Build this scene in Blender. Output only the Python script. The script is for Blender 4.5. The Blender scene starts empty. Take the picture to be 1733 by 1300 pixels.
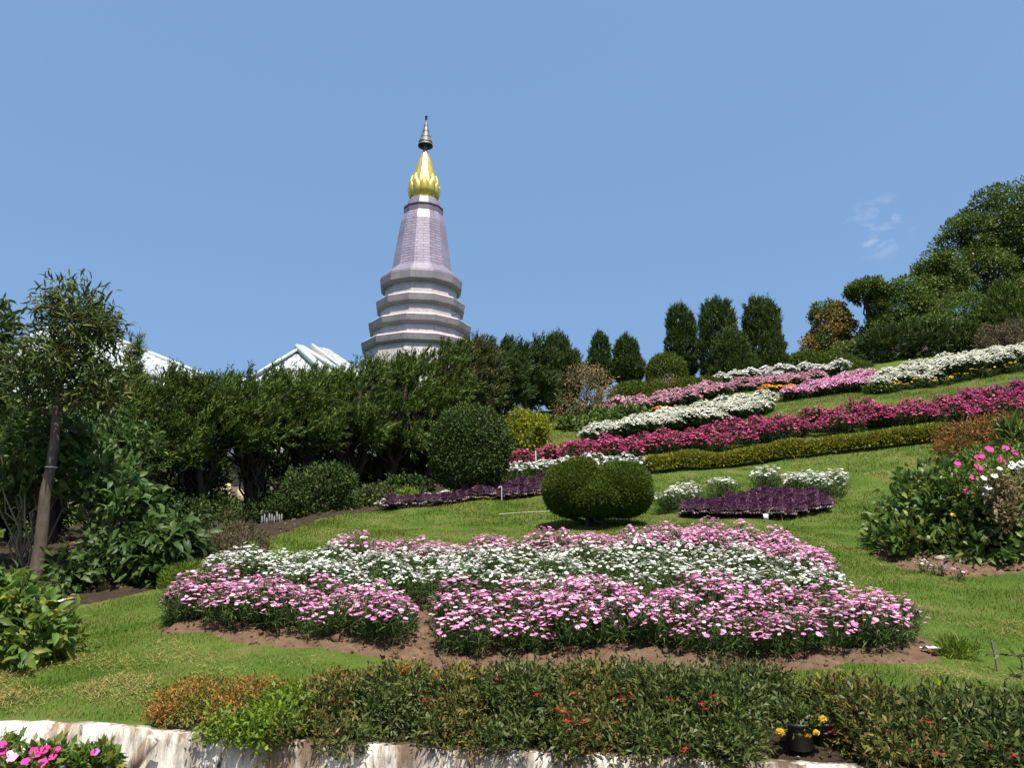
import bpy, math, numpy as np
from mathutils import Vector
rng = np.random.default_rng(11)
sc = bpy.context.scene
COL = sc.collection
PI = math.pi

# ------------------------------------------------------------------ camera
F, CX, CY = 1304.0, 866.5, 650.0
TH, CAMZ = math.radians(13.5), 1.6
CT, ST = math.cos(TH), math.sin(TH)
def slope(py): return math.tan(TH + math.atan((CY - py) / F))
def zat(py, Y): return CAMZ + Y * slope(py)
def dist(py, Y): return Y / (CT - (CY - py) / F * ST)
def mpp(py, Y): return dist(py, Y) / F            # metres per photo pixel
def at(px, py, Y): return np.array([(px - CX) / F * dist(py, Y), Y, zat(py, Y)])
def project(P):
    P = np.asarray(P, float); d = P - np.array([0, 0, CAMZ])
    f = d[..., 1] * CT + d[..., 2] * ST; u = -d[..., 1] * ST + d[..., 2] * CT
    return CX + F * d[..., 0] / f, CY - F * u / f

cam_d = bpy.data.cameras.new('camera'); cam = bpy.data.objects.new('camera', cam_d); COL.objects.link(cam)
cam.location = (0, 0, CAMZ); cam.rotation_euler = (PI / 2 + TH, 0, 0)
cam_d.sensor_width = 36; cam_d.lens = F / 1733 * 36; cam_d.clip_end = 3000; cam_d.clip_start = 0.05
sc.camera = cam

# ------------------------------------------------------------------ terrain
_x = [-14, -5, -2.8, -2.3, -1.9, -.72, .45, 1.2, 2.15, 5, 14]
_y = [4.9, 4.72, 4.55, 4.50, 4.39, 4.08, 3.83, 3.67, 3.52, 3.2, 2.8]
WX = np.arange(-14, 14, .1); WY = np.convolve(np.interp(np.arange(-14.6, 14.55, .1), _x, _y), np.hanning(15)[1:-1] / np.hanning(15).sum(), 'valid')[:len(WX)]
def wall_y(X): return np.interp(X, WX, WY)
WALL_TOP = .76
CTRL = [  # px, py, distance of ground seen (or standing hidden) at that spot of the hillside
    (120, 1170, 5.15), (20, 1200, 4.9), (250, 1200, 4.85), (290, 1082, 6.35), (700, 1116, 5.95), (1100, 1128, 5.8), (1580, 1122, 5.9), (1730, 1130, 5.75),
    (500, 1030, 7.2), (900, 1030, 7.1), (1300, 1030, 7.1), (400, 985, 8.3), (800, 975, 8.4), (1300, 960, 8.6), (560, 955, 9.3), (900, 935, 9.9), (1330, 918, 10.2),
    (1010, 893, 12.5), (1290, 881, 13.0), (1290, 848, 14.6), (450, 912, 11.6), (650, 864, 14.4), (700, 860, 14.7), (920, 840, 16.0), (800, 880, 13.4),
    (1100, 802, 17.5), (1350, 780, 17.3), (1600, 748, 17.0), (1733, 735, 16.6), (870, 806, 18.4), (1250, 764, 19.3), (1700, 718, 18.6),
    (1000, 748, 23.0), (1300, 705, 24.0), (1400, 682, 23.6), (1733, 652, 22.0), (1480, 668, 25.0), (1733, 630, 24.2),
    (1030, 706, 28.0), (1230, 674, 29.0), (1150, 662, 35.0), (1290, 650, 34.0), (1400, 622, 38.0), (1650, 595, 46.0),
    (300, 905, 15.0), (500, 888, 16.5), (620, 852, 18.8), (780, 800, 22.0), (930, 722, 25.5), (900, 700, 28.0),
    (60, 985, 9.0), (230, 1005, 8.6), (110, 1132, 6.0), (330, 985, 9.0), (395, 955, 9.8),
    (1500, 950, 9.8), (1700, 968, 8.8), (1733, 1050, 7.2), (1500, 1000, 8.4), (1500, 880, 12.2), (1600, 820, 14.3),
]
W3 = [at(*c) for c in CTRL] + [np.array(p, float) for p in [
    (-12, 6, 1.0), (-15, 14, 1.6), (-22, 30, 2.2), (-15, 45, 3.5), (0, 55, 9), (-7, 9, 1.4), (9, 5, 1.35), (12, 8, 2.4), (20, 14, 5.2), (30, 30, 11), (34, 55, 17), (15, 60, 14), (8, 12, 3.2)]]
for x in (-8, -4, -2.8, -1.9, -.7, .4, 1.2, 2.2, 4, 7): W3.append(np.array([x, wall_y(x) + .15, WALL_TOP - .012]))
W3 = np.array(W3)
def _tps_fit(P, lam=.02):
    n = len(P); d2 = ((P[:, None, :2] - P[None, :, :2]) ** 2).sum(-1)
    K = .5 * d2 * np.log(d2 + 1e-9) + lam * np.eye(n)
    A = np.zeros((n + 3, n + 3)); A[:n, :n] = K; A[:n, n] = 1; A[:n, n + 1:] = P[:, :2]; A[n:, :n] = A[:n, n:].T
    return np.linalg.solve(A, np.concatenate([P[:, 2], np.zeros(3)]))
TPSW = _tps_fit(W3)
def smooth(a, b, x):
    t = np.clip((x - a) / (b - a), 0, 1); return t * t * (3 - 2 * t)
def ground(X, Y):
    X = np.atleast_1d(np.asarray(X, float)); Y = np.atleast_1d(np.asarray(Y, float)); out = np.empty_like(X)
    for i in range(0, len(X), 40000):
        x, y = X[i:i + 40000], Y[i:i + 40000]
        d2 = (x[:, None] - W3[None, :, 0]) ** 2 + (y[:, None] - W3[None, :, 1]) ** 2
        z = (.5 * d2 * np.log(d2 + 1e-9)) @ TPSW[:len(W3)] + TPSW[-3] + TPSW[-2] * x + TPSW[-1] * y
        far = np.maximum(smooth(48, 90, y), smooth(28, 60, np.abs(x)))
        z = z * (1 - far) + 5 * far
        near = smooth(.15, .8, y - wall_y(x))
        z = z + near * (1 - far) * (.034 * np.sin(x * 3.1 + 1.3 * np.sin(y * 1.7)) * np.sin(y * 2.3 + .7) + .016 * np.sin(x * 5.3 + y * 2.1) * np.sin(y * 6.1 + 1.4 * np.sin(x * 2.2)) * smooth(9, 12, y) + .03 * np.sin(x * 1.1 + 2) * np.sin(y * .9 + x * .3))
        out[i:i + 40000] = z
    return out
def gz(x, y): return float(ground(x, y)[0])
def gp(px, Y):
    """ground point that stands at distance Y in the direction of photo column px"""
    py = 900.0
    for _ in range(12):
        x = (px - CX) / F * dist(py, Y); z = gz(x, Y)
        py = CY - F * math.tan(math.atan2(z - CAMZ, Y) - TH)
    return np.array([x, Y, z])
def hit(px, py):
    """first ground point along the sight line"""
    Y = np.linspace(4.0, 60, 900); s = slope(py); D = Y / (CT - (CY - py) / F * ST)
    d = CAMZ + Y * s - ground((px - CX) / F * D, Y)
    k = int(np.argmax(d < 0)) if (d < 0).any() else len(Y) - 1
    return at(px, py, Y[k])

# ------------------------------------------------------------------ meshes
class Acc:
    def __init__(s): s.v = []; s.n = 0; s.f = []   # f: (index array (m,k), material)
    def stamp(s, T, faces, P, R, S, mat=0):
        """T (k,3) template verts; P (n,3); R (n,3,3) columns are axes; S (n,3) or (n,)"""
        n = len(P)
        if n == 0: return s
        S = np.asarray(S, float); S = np.repeat(S[:, None], 3, 1) if S.ndim == 1 else S
        V = np.einsum('nij,nkj->nki', R, T[None] * S[:, None, :]) + P[:, None, :]
        base = s.n + np.arange(n)[:, None] * len(T)
        mats = mat if isinstance(mat, (list, tuple)) else [mat] * len(faces)
        for f, m in zip(faces, mats): s.f.append((base + np.array(f)[None], m))
        s.v.append(V.reshape(-1, 3)); s.n += n * len(T); return s
    def add(s, V, faces, mat=0):
        V = np.asarray(V, float)
        by = {}
        for f in faces: by.setdefault(len(f), []).append(f)
        for fs in by.values(): s.f.append((np.array(fs) + s.n, mat))
        s.v.append(V); s.n += len(V); return s
    def build(s, name, mats, parent=None, origin=None, smooth=False):
        V = np.concatenate(s.v); o3 = np.zeros(3) if origin is None else np.asarray(origin, float)
        me = bpy.data.meshes.new(name); V = V - o3
        me.vertices.add(len(V)); me.vertices.foreach_set('co', V.astype(np.float32).ravel())
        loops = np.concatenate([f.ravel() for f, _ in s.f]).astype(np.int32)
        sizes = np.concatenate([np.full(len(f), f.shape[1]) for f, _ in s.f]).astype(np.int32)
        mi = np.concatenate([np.full(len(f), m) for f, m in s.f]).astype(np.int32)
        me.loops.add(len(loops)); me.loops.foreach_set('vertex_index', loops)
        me.polygons.add(len(sizes)); me.polygons.foreach_set('loop_start', np.concatenate([[0], np.cumsum(sizes)[:-1]]).astype(np.int32))
        me.polygons.foreach_set('material_index', mi)
        if smooth: me.polygons.foreach_set('use_smooth', np.ones(len(sizes), bool))
        for m in (mats if isinstance(mats, (list, tuple)) else [mats]): me.materials.append(m)
        me.update(calc_edges=True); me.validate()
        o = bpy.data.objects.new(name, me); COL.objects.link(o)
        if parent is not None: o.parent = parent
        elif origin is not None: o.location = tuple(o3)
        return o
def tag(o, label=None, cat=None, group=None, kind=None):
    if label: o['label'] = label
    if cat: o['category'] = cat
    if group: o['group'] = group
    if kind: o['kind'] = kind
    return o
def thing(name, loc, label, cat, group=None):
    o = bpy.data.objects.new(name, None); COL.objects.link(o); o.location = tuple(loc); o.empty_display_size = .1
    return tag(o, label, cat, group)
def dup(root, loc, rz=0, s=1.0, label=None, group=None):
    r = root.copy(); COL.objects.link(r); r.location = tuple(loc); r.rotation_euler = (0, 0, rz); r.scale = (s, s, s)
    if label: r['label'] = label
    if group: r['group'] = group
    for ch in root.children:
        c = ch.copy(); COL.objects.link(c); c.parent = r
    return r
def unit(v): return v / (np.linalg.norm(v, axis=-1, keepdims=True) + 1e-9)
def rnd(n, r=rng): return r.normal(size=(n, 3))
def frames(A, N):
    A = unit(A); B = unit(np.cross(A, N)); M = np.cross(B, A)
    return np.stack([B, A, M], axis=-1)
UP = np.array([0, 0, 1.0])

LEAF = np.array([[0, 0, 0], [.5, .45, .07], [0, 1, -.12], [-.5, .45, .07]]); LEAF_F = [(0, 1, 2, 3)]
NEEDLE = np.array([[-.5, 0, 0], [.5, 0, 0], [.28, .7, .04], [0, 1, 0], [-.28, .7, .04]]); NEEDLE_F = [(0, 1, 2, 3, 4)]
BIG = np.array([[0, 0, 0], [0, .35, .02], [0, .7, -.03], [0, 1, -.2], [.42, .3, .10], [.38, .66, .04], [-.42, .3, .10], [-.38, .66, .04]])
BIG_F = [(0, 4, 1), (0, 1, 6), (1, 4, 5, 2), (1, 2, 7, 6), (2, 5, 3), (2, 3, 7)]
BLADE = np.array([[-.5, 0, 0], [.5, 0, 0], [0, 1, 0]]); BLADE_F = [(0, 1, 2)]
def flower_tmpl(n=9, cup=.12, rc=.22, notch=.72):
    V = [[0, 0, .02]]; Fc = []
    for k in range(2 * n):
        a = PI * k / n; r = 1.0 if k % 2 == 0 else notch
        V.append([r * math.cos(a), r * math.sin(a), cup if k % 2 == 0 else cup * .55])
    for k in range(2 * n): Fc.append((0, 1 + k, 1 + (k + 1) % (2 * n)))
    m = [0] * len(Fc); b = len(V)
    for k in range(6):
        a = PI / 3 * k; V.append([rc * math.cos(a), rc * math.sin(a), .08])
    V.append([0, 0, .16])
    for k in range(6): Fc.append((b + 6, b + k, b + (k + 1) % 6)); m.append(1)
    return np.array(V), Fc, m
DAISY = flower_tmpl(9)
TINYF = (np.array([[math.cos(a), math.sin(a), .25 * (k % 2)] for k, a in enumerate(np.linspace(0, 2 * PI, 7)[:-1])]), [(0, 1, 2, 3, 4, 5)], [0])

def tube(acc, pts, rad, sides=8, mat=0, cap=True):
    pts = np.asarray(pts, float); n = len(pts); rad = np.broadcast_to(np.asarray(rad, float), (n,))
    t = unit(np.gradient(pts, axis=0)); ref = np.array([1, 0, 0]) if abs(t[0, 0]) < .8 else np.array([0, 1, 0])
    b = unit(np.cross(t, ref)); c = np.cross(t, b); a = np.linspace(0, 2 * PI, sides, endpoint=False)
    V = (pts[:, None] + rad[:, None, None] * (np.cos(a)[None, :, None] * b[:, None] + np.sin(a)[None, :, None] * c[:, None])).reshape(-1, 3)
    fs = [(i * sides + k, i * sides + (k + 1) % sides, (i + 1) * sides + (k + 1) % sides, (i + 1) * sides + k) for i in range(n - 1) for k in range(sides)]
    acc.add(V, fs, mat)
    if cap: acc.add(V[-sides:], [tuple(range(sides))], mat)
    return acc
def bent(p0, p1, n=7, wob=.04, r=rng, sag=0.0):
    p0, p1 = np.asarray(p0, float), np.asarray(p1, float); t = np.linspace(0, 1, n)[:, None]
    L = np.linalg.norm(p1 - p0); w = r.normal(size=(n, 3)) * wob * L * np.sin(PI * t)
    return p0 + (p1 - p0) * t + w + np.array([0, 0, sag]) * np.sin(PI * t)
def box(acc, c, s, mat=0, R=None):
    c = np.asarray(c, float); h = np.asarray(s, float) / 2
    V = np.array([[x, y, z] for x in (-1, 1) for y in (-1, 1) for z in (-1, 1)], float) * h
    if R is not None: V = V @ np.asarray(R, float).T
    acc.add(V + c, [(0, 1, 3, 2), (4, 6, 7, 5), (0, 4, 5, 1), (2, 3, 7, 6), (0, 2, 6, 4), (1, 5, 7, 3)], mat); return acc
def rotz(a): c, s = math.cos(a), math.sin(a); return np.array([[c, -s, 0], [s, c, 0], [0, 0, 1.0]])

def clumps(blobs, n, r=rng, shell=(.78, 1.0), floor=None, inner=.62):
    """centres spread through the outer part of a union of ellipsoids, with their outward directions"""
    B = np.array(blobs, float); w = (B[:, 3] * B[:, 4] + B[:, 4] * B[:, 5] + B[:, 3] * B[:, 5]); w /= w.sum()
    C, O = [], []; got = 0
    while got < n:
        k = r.choice(len(B), size=n * 2, p=w); d = unit(r.normal(size=(n * 2, 3)))
        q = r.uniform(shell[0], shell[1], size=(n * 2, 1)); p = B[k, :3] + d * q * B[k, 3:]
        o = unit(d / B[k, 3:]); keep = np.ones(len(p), bool)
        for j in range(len(B)):
            e = (((p - B[j, :3]) / B[j, 3:]) ** 2).sum(1); keep &= (e > inner ** 2) | (k == j)
        if floor is not None: keep &= p[:, 2] > floor
        C.append(p[keep]); O.append(o[keep]); got += keep.sum()
    return np.concatenate(C)[:n], np.concatenate(O)[:n]
def leaves(acc, C, O, m, rad, L, W, r=rng, up=.3, out=.8, wild=.9, face=.6, T=LEAF, TF=LEAF_F, mat=0, droop=0.0, jit=.3):
    n = len(C) * m; P = np.repeat(C, m, 0) + rnd(n, r) * rad * .55; o = np.repeat(O, m, 0)
    A = unit(o * out + UP * (up - droop) + rnd(n, r) * wild * .6)
    N = unit(o * .6 + UP * .6 + rnd(n, r) * face)
    l = L * r.uniform(1 - jit, 1 + jit, n); acc.stamp(T, TF, P, frames(A, N), np.stack([l * W / L, l, l], 1), mat); return P
def sprays(acc, C, O, m, ln, L, W, r=rng, up=.7, out=.6, wind=(0, 0, 0), spread=.5, mat=0):
    n = len(C) * m; ax = unit(O * out + UP * up + np.array(wind) + rnd(len(C), r) * .25); ax = np.repeat(ax, m, 0)
    lnn = np.repeat(ln * r.uniform(.6, 1.3, len(C)), m); t = r.uniform(-.15, 1, n)
    P = np.repeat(C, m, 0) + ax * (t * lnn)[:, None] + rnd(n, r) * ln * .09
    A = unit(ax + rnd(n, r) * spread); N = unit(np.repeat(O, m, 0) + rnd(n, r) * .7)
    l = L * (1.15 - .55 * np.clip(t, 0, 1)) * r.uniform(.7, 1.3, n)
    acc.stamp(NEEDLE, NEEDLE_F, P, frames(A, N), np.stack([l * W / L, l, l], 1), mat); return P

# ------------------------------------------------------------------ materials
def nodes(name):
    m = bpy.data.materials.new(name); m.use_nodes = True; nt = m.node_tree; nt.nodes.clear()
    return m, nt, nt.nodes, nt.links, nt.nodes.new('ShaderNodeOutputMaterial')
def ramp(nd, stops, interp='LINEAR'):
    r = nd.new('ShaderNodeValToRGB'); cr = r.color_ramp; cr.interpolation = interp
    while len(cr.elements) < len(stops): cr.elements.new(.5)
    for e, (p, c) in zip(cr.elements, stops): e.position = p; e.color = (*c, 1)
    return r
def setin(n, **k):
    for a, b in k.items():
        n.inputs[a.replace('_', ' ')].default_value = b
def leafmat(name, cols, trans=.3, rough=.5, spec=.35, patch=None, pscale=1.5, pcut=(.5, .62), k=.86):
    """one colour per leaf, drawn from cols; patch: other leaf colours on some branches"""
    cols = [tuple(q * k for q in c) for c in cols]; patch = patch and [tuple(q * k for q in c) for c in patch]
    m, nt, nd, lk, out = nodes(name); g = nd.new('ShaderNodeNewGeometry')
    r = ramp(nd, [(i / max(1, len(cols) - 1), c) for i, c in enumerate(cols)]); lk.new(g.outputs['Random Per Island'], r.inputs[0]); col = r.outputs[0]
    if patch:
        r2 = ramp(nd, [(i / max(1, len(patch) - 1), c) for i, c in enumerate(patch)]); lk.new(g.outputs['Random Per Island'], r2.inputs[0])
        tc = nd.new('ShaderNodeTexCoord'); nz = nd.new('ShaderNodeTexNoise'); setin(nz, Scale=pscale, Detail=3.0); lk.new(tc.outputs['Object'], nz.inputs['Vector'])
        mr = nd.new('ShaderNodeMapRange'); setin(mr, From_Min=pcut[0], From_Max=pcut[1]); lk.new(nz.outputs[0], mr.inputs[0])
        mx = nd.new('ShaderNodeMix'); mx.data_type = 'RGBA'; lk.new(mr.outputs[0], mx.inputs[0]); lk.new(col, mx.inputs[6]); lk.new(r2.outputs[0], mx.inputs[7]); col = mx.outputs[2]
    p = nd.new('ShaderNodeBsdfPrincipled'); setin(p, Roughness=rough + .08); p.inputs['Specular IOR Level'].default_value = spec * .5
    t = nd.new('ShaderNodeBsdfTranslucent'); mix = nd.new('ShaderNodeMixShader'); mix.inputs[0].default_value = trans
    lk.new(col, p.inputs['Base Color']); lk.new(col, t.inputs[0]); lk.new(p.outputs[0], mix.inputs[1]); lk.new(t.outputs[0], mix.inputs[2]); lk.new(mix.outputs[0], out.inputs[0]); return m
def solid(name, c, rough=.6, metal=0.0, spec=.4, c2=None, scale=8.0, bump=0.0, stretch=(1, 1, 1), detail=6.0):
    if not metal: c = tuple(q * .75 for q in c); c2 = c2 and tuple(q * .75 for q in c2)
    m, nt, nd, lk, out = nodes(name); p = nd.new('ShaderNodeBsdfPrincipled'); setin(p, Roughness=rough, Metallic=metal); p.inputs['Specular IOR Level'].default_value = spec
    p.inputs['Base Color'].default_value = (*c, 1); lk.new(p.outputs[0], out.inputs[0])
    if c2 is not None or bump:
        tc = nd.new('ShaderNodeTexCoord'); mp = nd.new('ShaderNodeMapping'); mp.inputs['Scale'].default_value = stretch; lk.new(tc.outputs['Object'], mp.inputs[0])
        nz = nd.new('ShaderNodeTexNoise'); setin(nz, Scale=scale, Detail=detail, Roughness=.65); lk.new(mp.outputs[0], nz.inputs['Vector'])
        if c2 is not None:
            r = ramp(nd, [(.34, c), (.66, c2)]); lk.new(nz.outputs[0], r.inputs[0]); lk.new(r.outputs[0], p.inputs['Base Color'])
        if bump:
            b = nd.new('ShaderNodeBump'); setin(b, Strength=bump, Distance=.03); lk.new(nz.outputs[0], b.inputs['Height']); lk.new(b.outputs[0], p.inputs['Normal'])
    return m
#@@MATERIALS
M = {}
M['grass'] = leafmat('grass_blade', [(.045, .092, .005), (.066, .12, .008), (.09, .145, .012), (.125, .16, .022)], .22, .6, .15,
                     patch=[(.17, .17, .03), (.26, .22, .06), (.09, .14, .014), (.11, .155, .02), (.32, .26, .11)], pscale=.8, pcut=(.42, .62), k=.74)
M['strawgrass'] = leafmat('dry_grass_blade', [(.17, .16, .035), (.24, .20, .06), (.32, .26, .10), (.14, .17, .03)], .2, .7, .2)
M['juniper'] = leafmat('juniper_needles', [(.022, .045, .008), (.042, .075, .013), (.068, .108, .018), (.11, .15, .028)], .18, .55, .25, k=1.05)
M['juniper_dark'] = leafmat('dark_juniper_needles', [(.022, .044, .01), (.04, .07, .014), (.065, .10, .02)], .15, .5, .3)
M['juniper_brown'] = leafmat('browning_juniper_needles', [(.03, .055, .014), (.055, .085, .02), (.08, .095, .03), (.13, .085, .04)], .18, .55, .3)
M['cypress'] = leafmat('cypress_needles', [(.024, .048, .011), (.045, .078, .014), (.07, .11, .02)], .15, .5, .3)
M['topiary'] = leafmat('clipped_needles', [(.05, .078, .009), (.075, .11, .013), (.105, .14, .02)], .25, .55, .25)
M['roundbush'] = leafmat('box_bush_leaves', [(.02, .045, .01), (.035, .07, .014), (.05, .085, .015), (.075, .105, .025)], .2, .5, .3)
M['broad'] = leafmat('glossy_dark_leaves', [(.025, .05, .010), (.045, .078, .014), (.075, .105, .02), (.13, .125, .035)], .3, .42, .4)
M['understory'] = leafmat('understory_leaves', [(.03, .07, .015), (.05, .105, .022), (.075, .135, .03), (.12, .17, .04)], .38, .42, .45)
M['drooping'] = leafmat('drooping_leaves', [(.03, .062, .013), (.045, .085, .018), (.07, .115, .025)], .35, .4, .45)
M['yellowing'] = leafmat('yellowing_leaves', [(.045, .095, .016), (.07, .135, .022), (.10, .17, .03), (.11, .17, .03), (.13, .19, .035), (.08, .14, .024), (.30, .28, .03)], .38, .42, .45)
M['hydrangea'] = leafmat('hydrangea_leaves', [(.03, .07, .012), (.05, .10, .016), (.075, .135, .022), (.10, .155, .028), (.17, .19, .045)], .33, .36, .5)
M['hedge'] = leafmat('lance_leaves', [(.028, .048, .010), (.05, .082, .016), (.075, .112, .022), (.11, .14, .035), (.15, .13, .045)], .28, .4, .45, k=0.74)
M['hedge_mix'] = leafmat('lance_leaves_yellowed', [(.035, .058, .012), (.06, .095, .018), (.10, .12, .026), (.19, .17, .035), (.16, .09, .035)], .3, .42, .45, k=0.74)
M['orange'] = leafmat('copper_leaves', [(.14, .12, .02), (.28, .15, .03), (.40, .21, .06), (.33, .13, .035), (.18, .17, .025)], .3, .5, .35,
                      patch=[(.10, .13, .02), (.17, .17, .025), (.08, .10, .015)], pscale=7.0, pcut=(.44, .56))
M['lime'] = leafmat('lime_leaves', [(.07, .13, .015), (.13, .21, .02), (.19, .26, .03)], .38, .42, .4)
M['goldleaf'] = leafmat('golden_green_leaves', [(.12, .15, .012), (.22, .24, .018), (.30, .30, .025)], .35, .45, .35)
M['yellow_tip'] = leafmat('yellow_shoots', [(.20, .20, .015), (.34, .30, .02), (.16, .19, .02)], .35, .45, .35)
M['goldhedge'] = leafmat('clipped_gold_hedge', [(.11, .145, .016), (.20, .215, .022), (.29, .25, .035), (.14, .175, .02)], .28, .5, .3)
M['twiggy'] = leafmat('dry_twigs', [(.05, .045, .025), (.10, .08, .045), (.16, .11, .065), (.07, .08, .03)], .15, .6, .2)
M['dryleaf'] = leafmat('dry_leaves', [(.10, .08, .035), (.20, .14, .07), (.30, .24, .13), (.09, .10, .03)], .25, .6, .25)
M['heather'] = leafmat('heather_shoots', [(.07, .07, .03), (.11, .10, .05), (.16, .115, .07), (.08, .09, .035)], .2, .6, .25)
M['redleaf'] = leafmat('red_orange_leaves', [(.06, .08, .02), (.09, .10, .025), (.20, .10, .03), (.40, .10, .03), (.07, .09, .025)], .3, .5, .35)
M['tree'] = leafmat('forest_leaves', [(.032, .055, .008), (.06, .098, .013), (.09, .135, .019), (.13, .17, .03)], .25, .45, .4)
M['tree_light'] = leafmat('light_forest_leaves', [(.042, .08, .014), (.07, .12, .019), (.10, .155, .027), (.15, .19, .042)], .25, .5, .3)
M['tree_gold'] = leafmat('bronze_leaves', [(.16, .12, .03), (.28, .19, .045), (.36, .24, .07), (.18, .16, .04)], .28, .5, .35,
                         patch=[(.05, .085, .02), (.08, .12, .03), (.12, .15, .04)], pscale=.55, pcut=(.46, .56))
M['daisyleaf'] = leafmat('daisy_foliage', [(.035, .075, .018), (.055, .105, .025), (.08, .13, .035), (.11, .15, .05)], .3, .5, .3, k=0.85)
M['darkleaf'] = leafmat('dark_bedding_foliage', [(.022, .05, .015), (.04, .075, .02), (.06, .10, .028)], .25, .5, .3)
M['pink'] = leafmat('pink_petals', [(.66, .17, .42), (.74, .26, .51), (.80, .36, .58), (.84, .48, .65), (.86, .68, .76)], .3, .6, .2, k=0.76)
M['pinkeye'] = leafmat('pink_flower_centre', [(.72, .42, .52), (.60, .26, .40)], .1, .7, .1)
M['palepink'] = leafmat('pale_pink_petals', [(.48, .19, .30), (.60, .29, .38), (.68, .42, .47), (.55, .32, .40)], .3, .6, .2, k=0.76)
M['white'] = leafmat('white_petals', [(.78, .80, .72), (.84, .85, .80), (.86, .86, .84)], .3, .6, .2, k=0.66)
M['cream'] = leafmat('cream_petals', [(.74, .76, .58), (.82, .83, .70), (.85, .86, .78)], .3, .6, .2, k=0.68)
M['eye'] = leafmat('yellow_flower_centre', [(.70, .60, .22), (.62, .52, .14)], .1, .7, .1)
M['crimson'] = leafmat('crimson_petals', [(.12, .012, .045), (.24, .02, .08), (.38, .035, .13), (.50, .08, .20), (.60, .24, .34)], .3, .6, .2, k=1.0)
M['magenta'] = leafmat('magenta_petals', [(.20, .02, .11), (.34, .035, .18), (.46, .08, .26)], .3, .6, .2, k=1.0)
M['orangepetal'] = leafmat('orange_petals', [(.72, .24, .01), (.80, .36, .02)], .3, .6, .2)
M['yellowpetal'] = leafmat('yellow_petals', [(.80, .50, .02), (.85, .58, .05), (.78, .62, .16)], .3, .6, .2)
M['hotpink'] = leafmat('petunia_petals', [(.50, .008, .16), (.62, .02, .24), (.68, .06, .30), (.70, .16, .38)], .3, .5, .2)
M['redpetal'] = leafmat('red_petals', [(.32, .008, .02), (.45, .015, .04)], .25, .45, .3)
M['violet'] = leafmat('violet_petals', [(.30, .12, .45), (.42, .22, .55)], .3, .6, .2)
M['kale_in'] = leafmat('purple_kale_heart', [(.11, .035, .085), (.18, .07, .14), (.28, .14, .22)], .2, .5, .35)
M['kale_out'] = leafmat('purple_kale_leaves', [(.11, .07, .10), (.18, .12, .16), (.32, .26, .30)], .2, .5, .35)
M['bark'] = solid('grey_brown_bark', (.05, .034, .022), .9, c2=(.13, .10, .075), scale=9, bump=.6, stretch=(1, 1, .35))
M['bark_dark'] = solid('dark_bark', (.035, .025, .018), .9, c2=(.075, .055, .04), scale=7, bump=.5, stretch=(1, 1, .3))
M['stem'] = solid('pale_stems', (.16, .14, .08), .8, c2=(.28, .25, .17), scale=10)
M['greenstem'] = solid('green_stems', (.06, .10, .03), .7, c2=(.11, .14, .05), scale=14)
M['blackpot'] = solid('black_plastic', (.012, .012, .014), .5, c2=(.022, .02, .02), scale=12)
M['greypot'] = solid('grey_plastic', (.10, .10, .11), .55, c2=(.15, .15, .15), scale=9)
M['whiteplastic'] = solid('white_plastic', (.78, .80, .82), .4, c2=(.7, .72, .75), scale=20, bump=.5)
M['pvc'] = solid('pale_blue_pipe', (.55, .65, .72), .4)
M['grey_wood'] = solid('weathered_wood', (.12, .10, .085), .85, c2=(.2, .18, .15), scale=14, stretch=(1, 1, .15))
M['string'] = solid('white_string', (.65, .66, .55), .8)
M['stone'] = solid('pale_stone', (.30, .26, .20), .9, c2=(.42, .37, .29), scale=9, bump=.6)
M['straw'] = solid('dry_straw', (.34, .27, .15), .8)

def ground_mat():
    m, nt, nd, lk, out = nodes('turf'); p = nd.new('ShaderNodeBsdfPrincipled'); setin(p, Roughness=.95); p.inputs['Specular IOR Level'].default_value = .1; lk.new(p.outputs[0], out.inputs[0])
    tc = nd.new('ShaderNodeTexCoord'); nz = nd.new('ShaderNodeTexNoise'); setin(nz, Scale=1.6, Detail=9.0, Roughness=.7); lk.new(tc.outputs['Object'], nz.inputs['Vector'])
    r = ramp(nd, [(.3, (.028, .055, .007)), (.5, (.05, .082, .012)), (.68, (.09, .09, .028)), (.8, (.12, .085, .04))]); lk.new(nz.outputs[0], r.inputs[0])
    n2 = nd.new('ShaderNodeTexNoise'); setin(n2, Scale=60.0, Detail=4.0); lk.new(tc.outputs['Object'], n2.inputs['Vector'])
    b = nd.new('ShaderNodeBump'); setin(b, Strength=.7, Distance=.02); lk.new(n2.outputs[0], b.inputs['Height']); lk.new(b.outputs[0], p.inputs['Normal'])
    lk.new(r.outputs[0], p.inputs['Base Color']); return m
def soil_mat(name, a, b_, c):
    m, nt, nd, lk, out = nodes(name); p = nd.new('ShaderNodeBsdfPrincipled'); setin(p, Roughness=.95); p.inputs['Specular IOR Level'].default_value = .1; lk.new(p.outputs[0], out.inputs[0])
    tc = nd.new('ShaderNodeTexCoord'); nz = nd.new('ShaderNodeTexNoise'); setin(nz, Scale=9.0, Detail=10.0, Roughness=.75); lk.new(tc.outputs['Object'], nz.inputs['Vector'])
    r = ramp(nd, [(.32, a), (.55, b_), (.75, c)]); lk.new(nz.outputs[0], r.inputs[0]); lk.new(r.outputs[0], p.inputs['Base Color'])
    n2 = nd.new('ShaderNodeTexNoise'); setin(n2, Scale=38.0, Detail=8.0, Roughness=.7); lk.new(tc.outputs['Object'], n2.inputs['Vector'])
    b = nd.new('ShaderNodeBump'); setin(b, Strength=.9, Distance=.03); lk.new(n2.outputs[0], b.inputs['Height']); lk.new(b.outputs[0], p.inputs['Normal']); return m
M['turf'] = ground_mat()
M['soil'] = soil_mat('bed_soil', (.075, .045, .028), (.125, .08, .05), (.19, .13, .085))
M['litter'] = soil_mat('leaf_litter', (.016, .012, .008), (.036, .026, .016), (.075, .052, .03))
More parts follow.
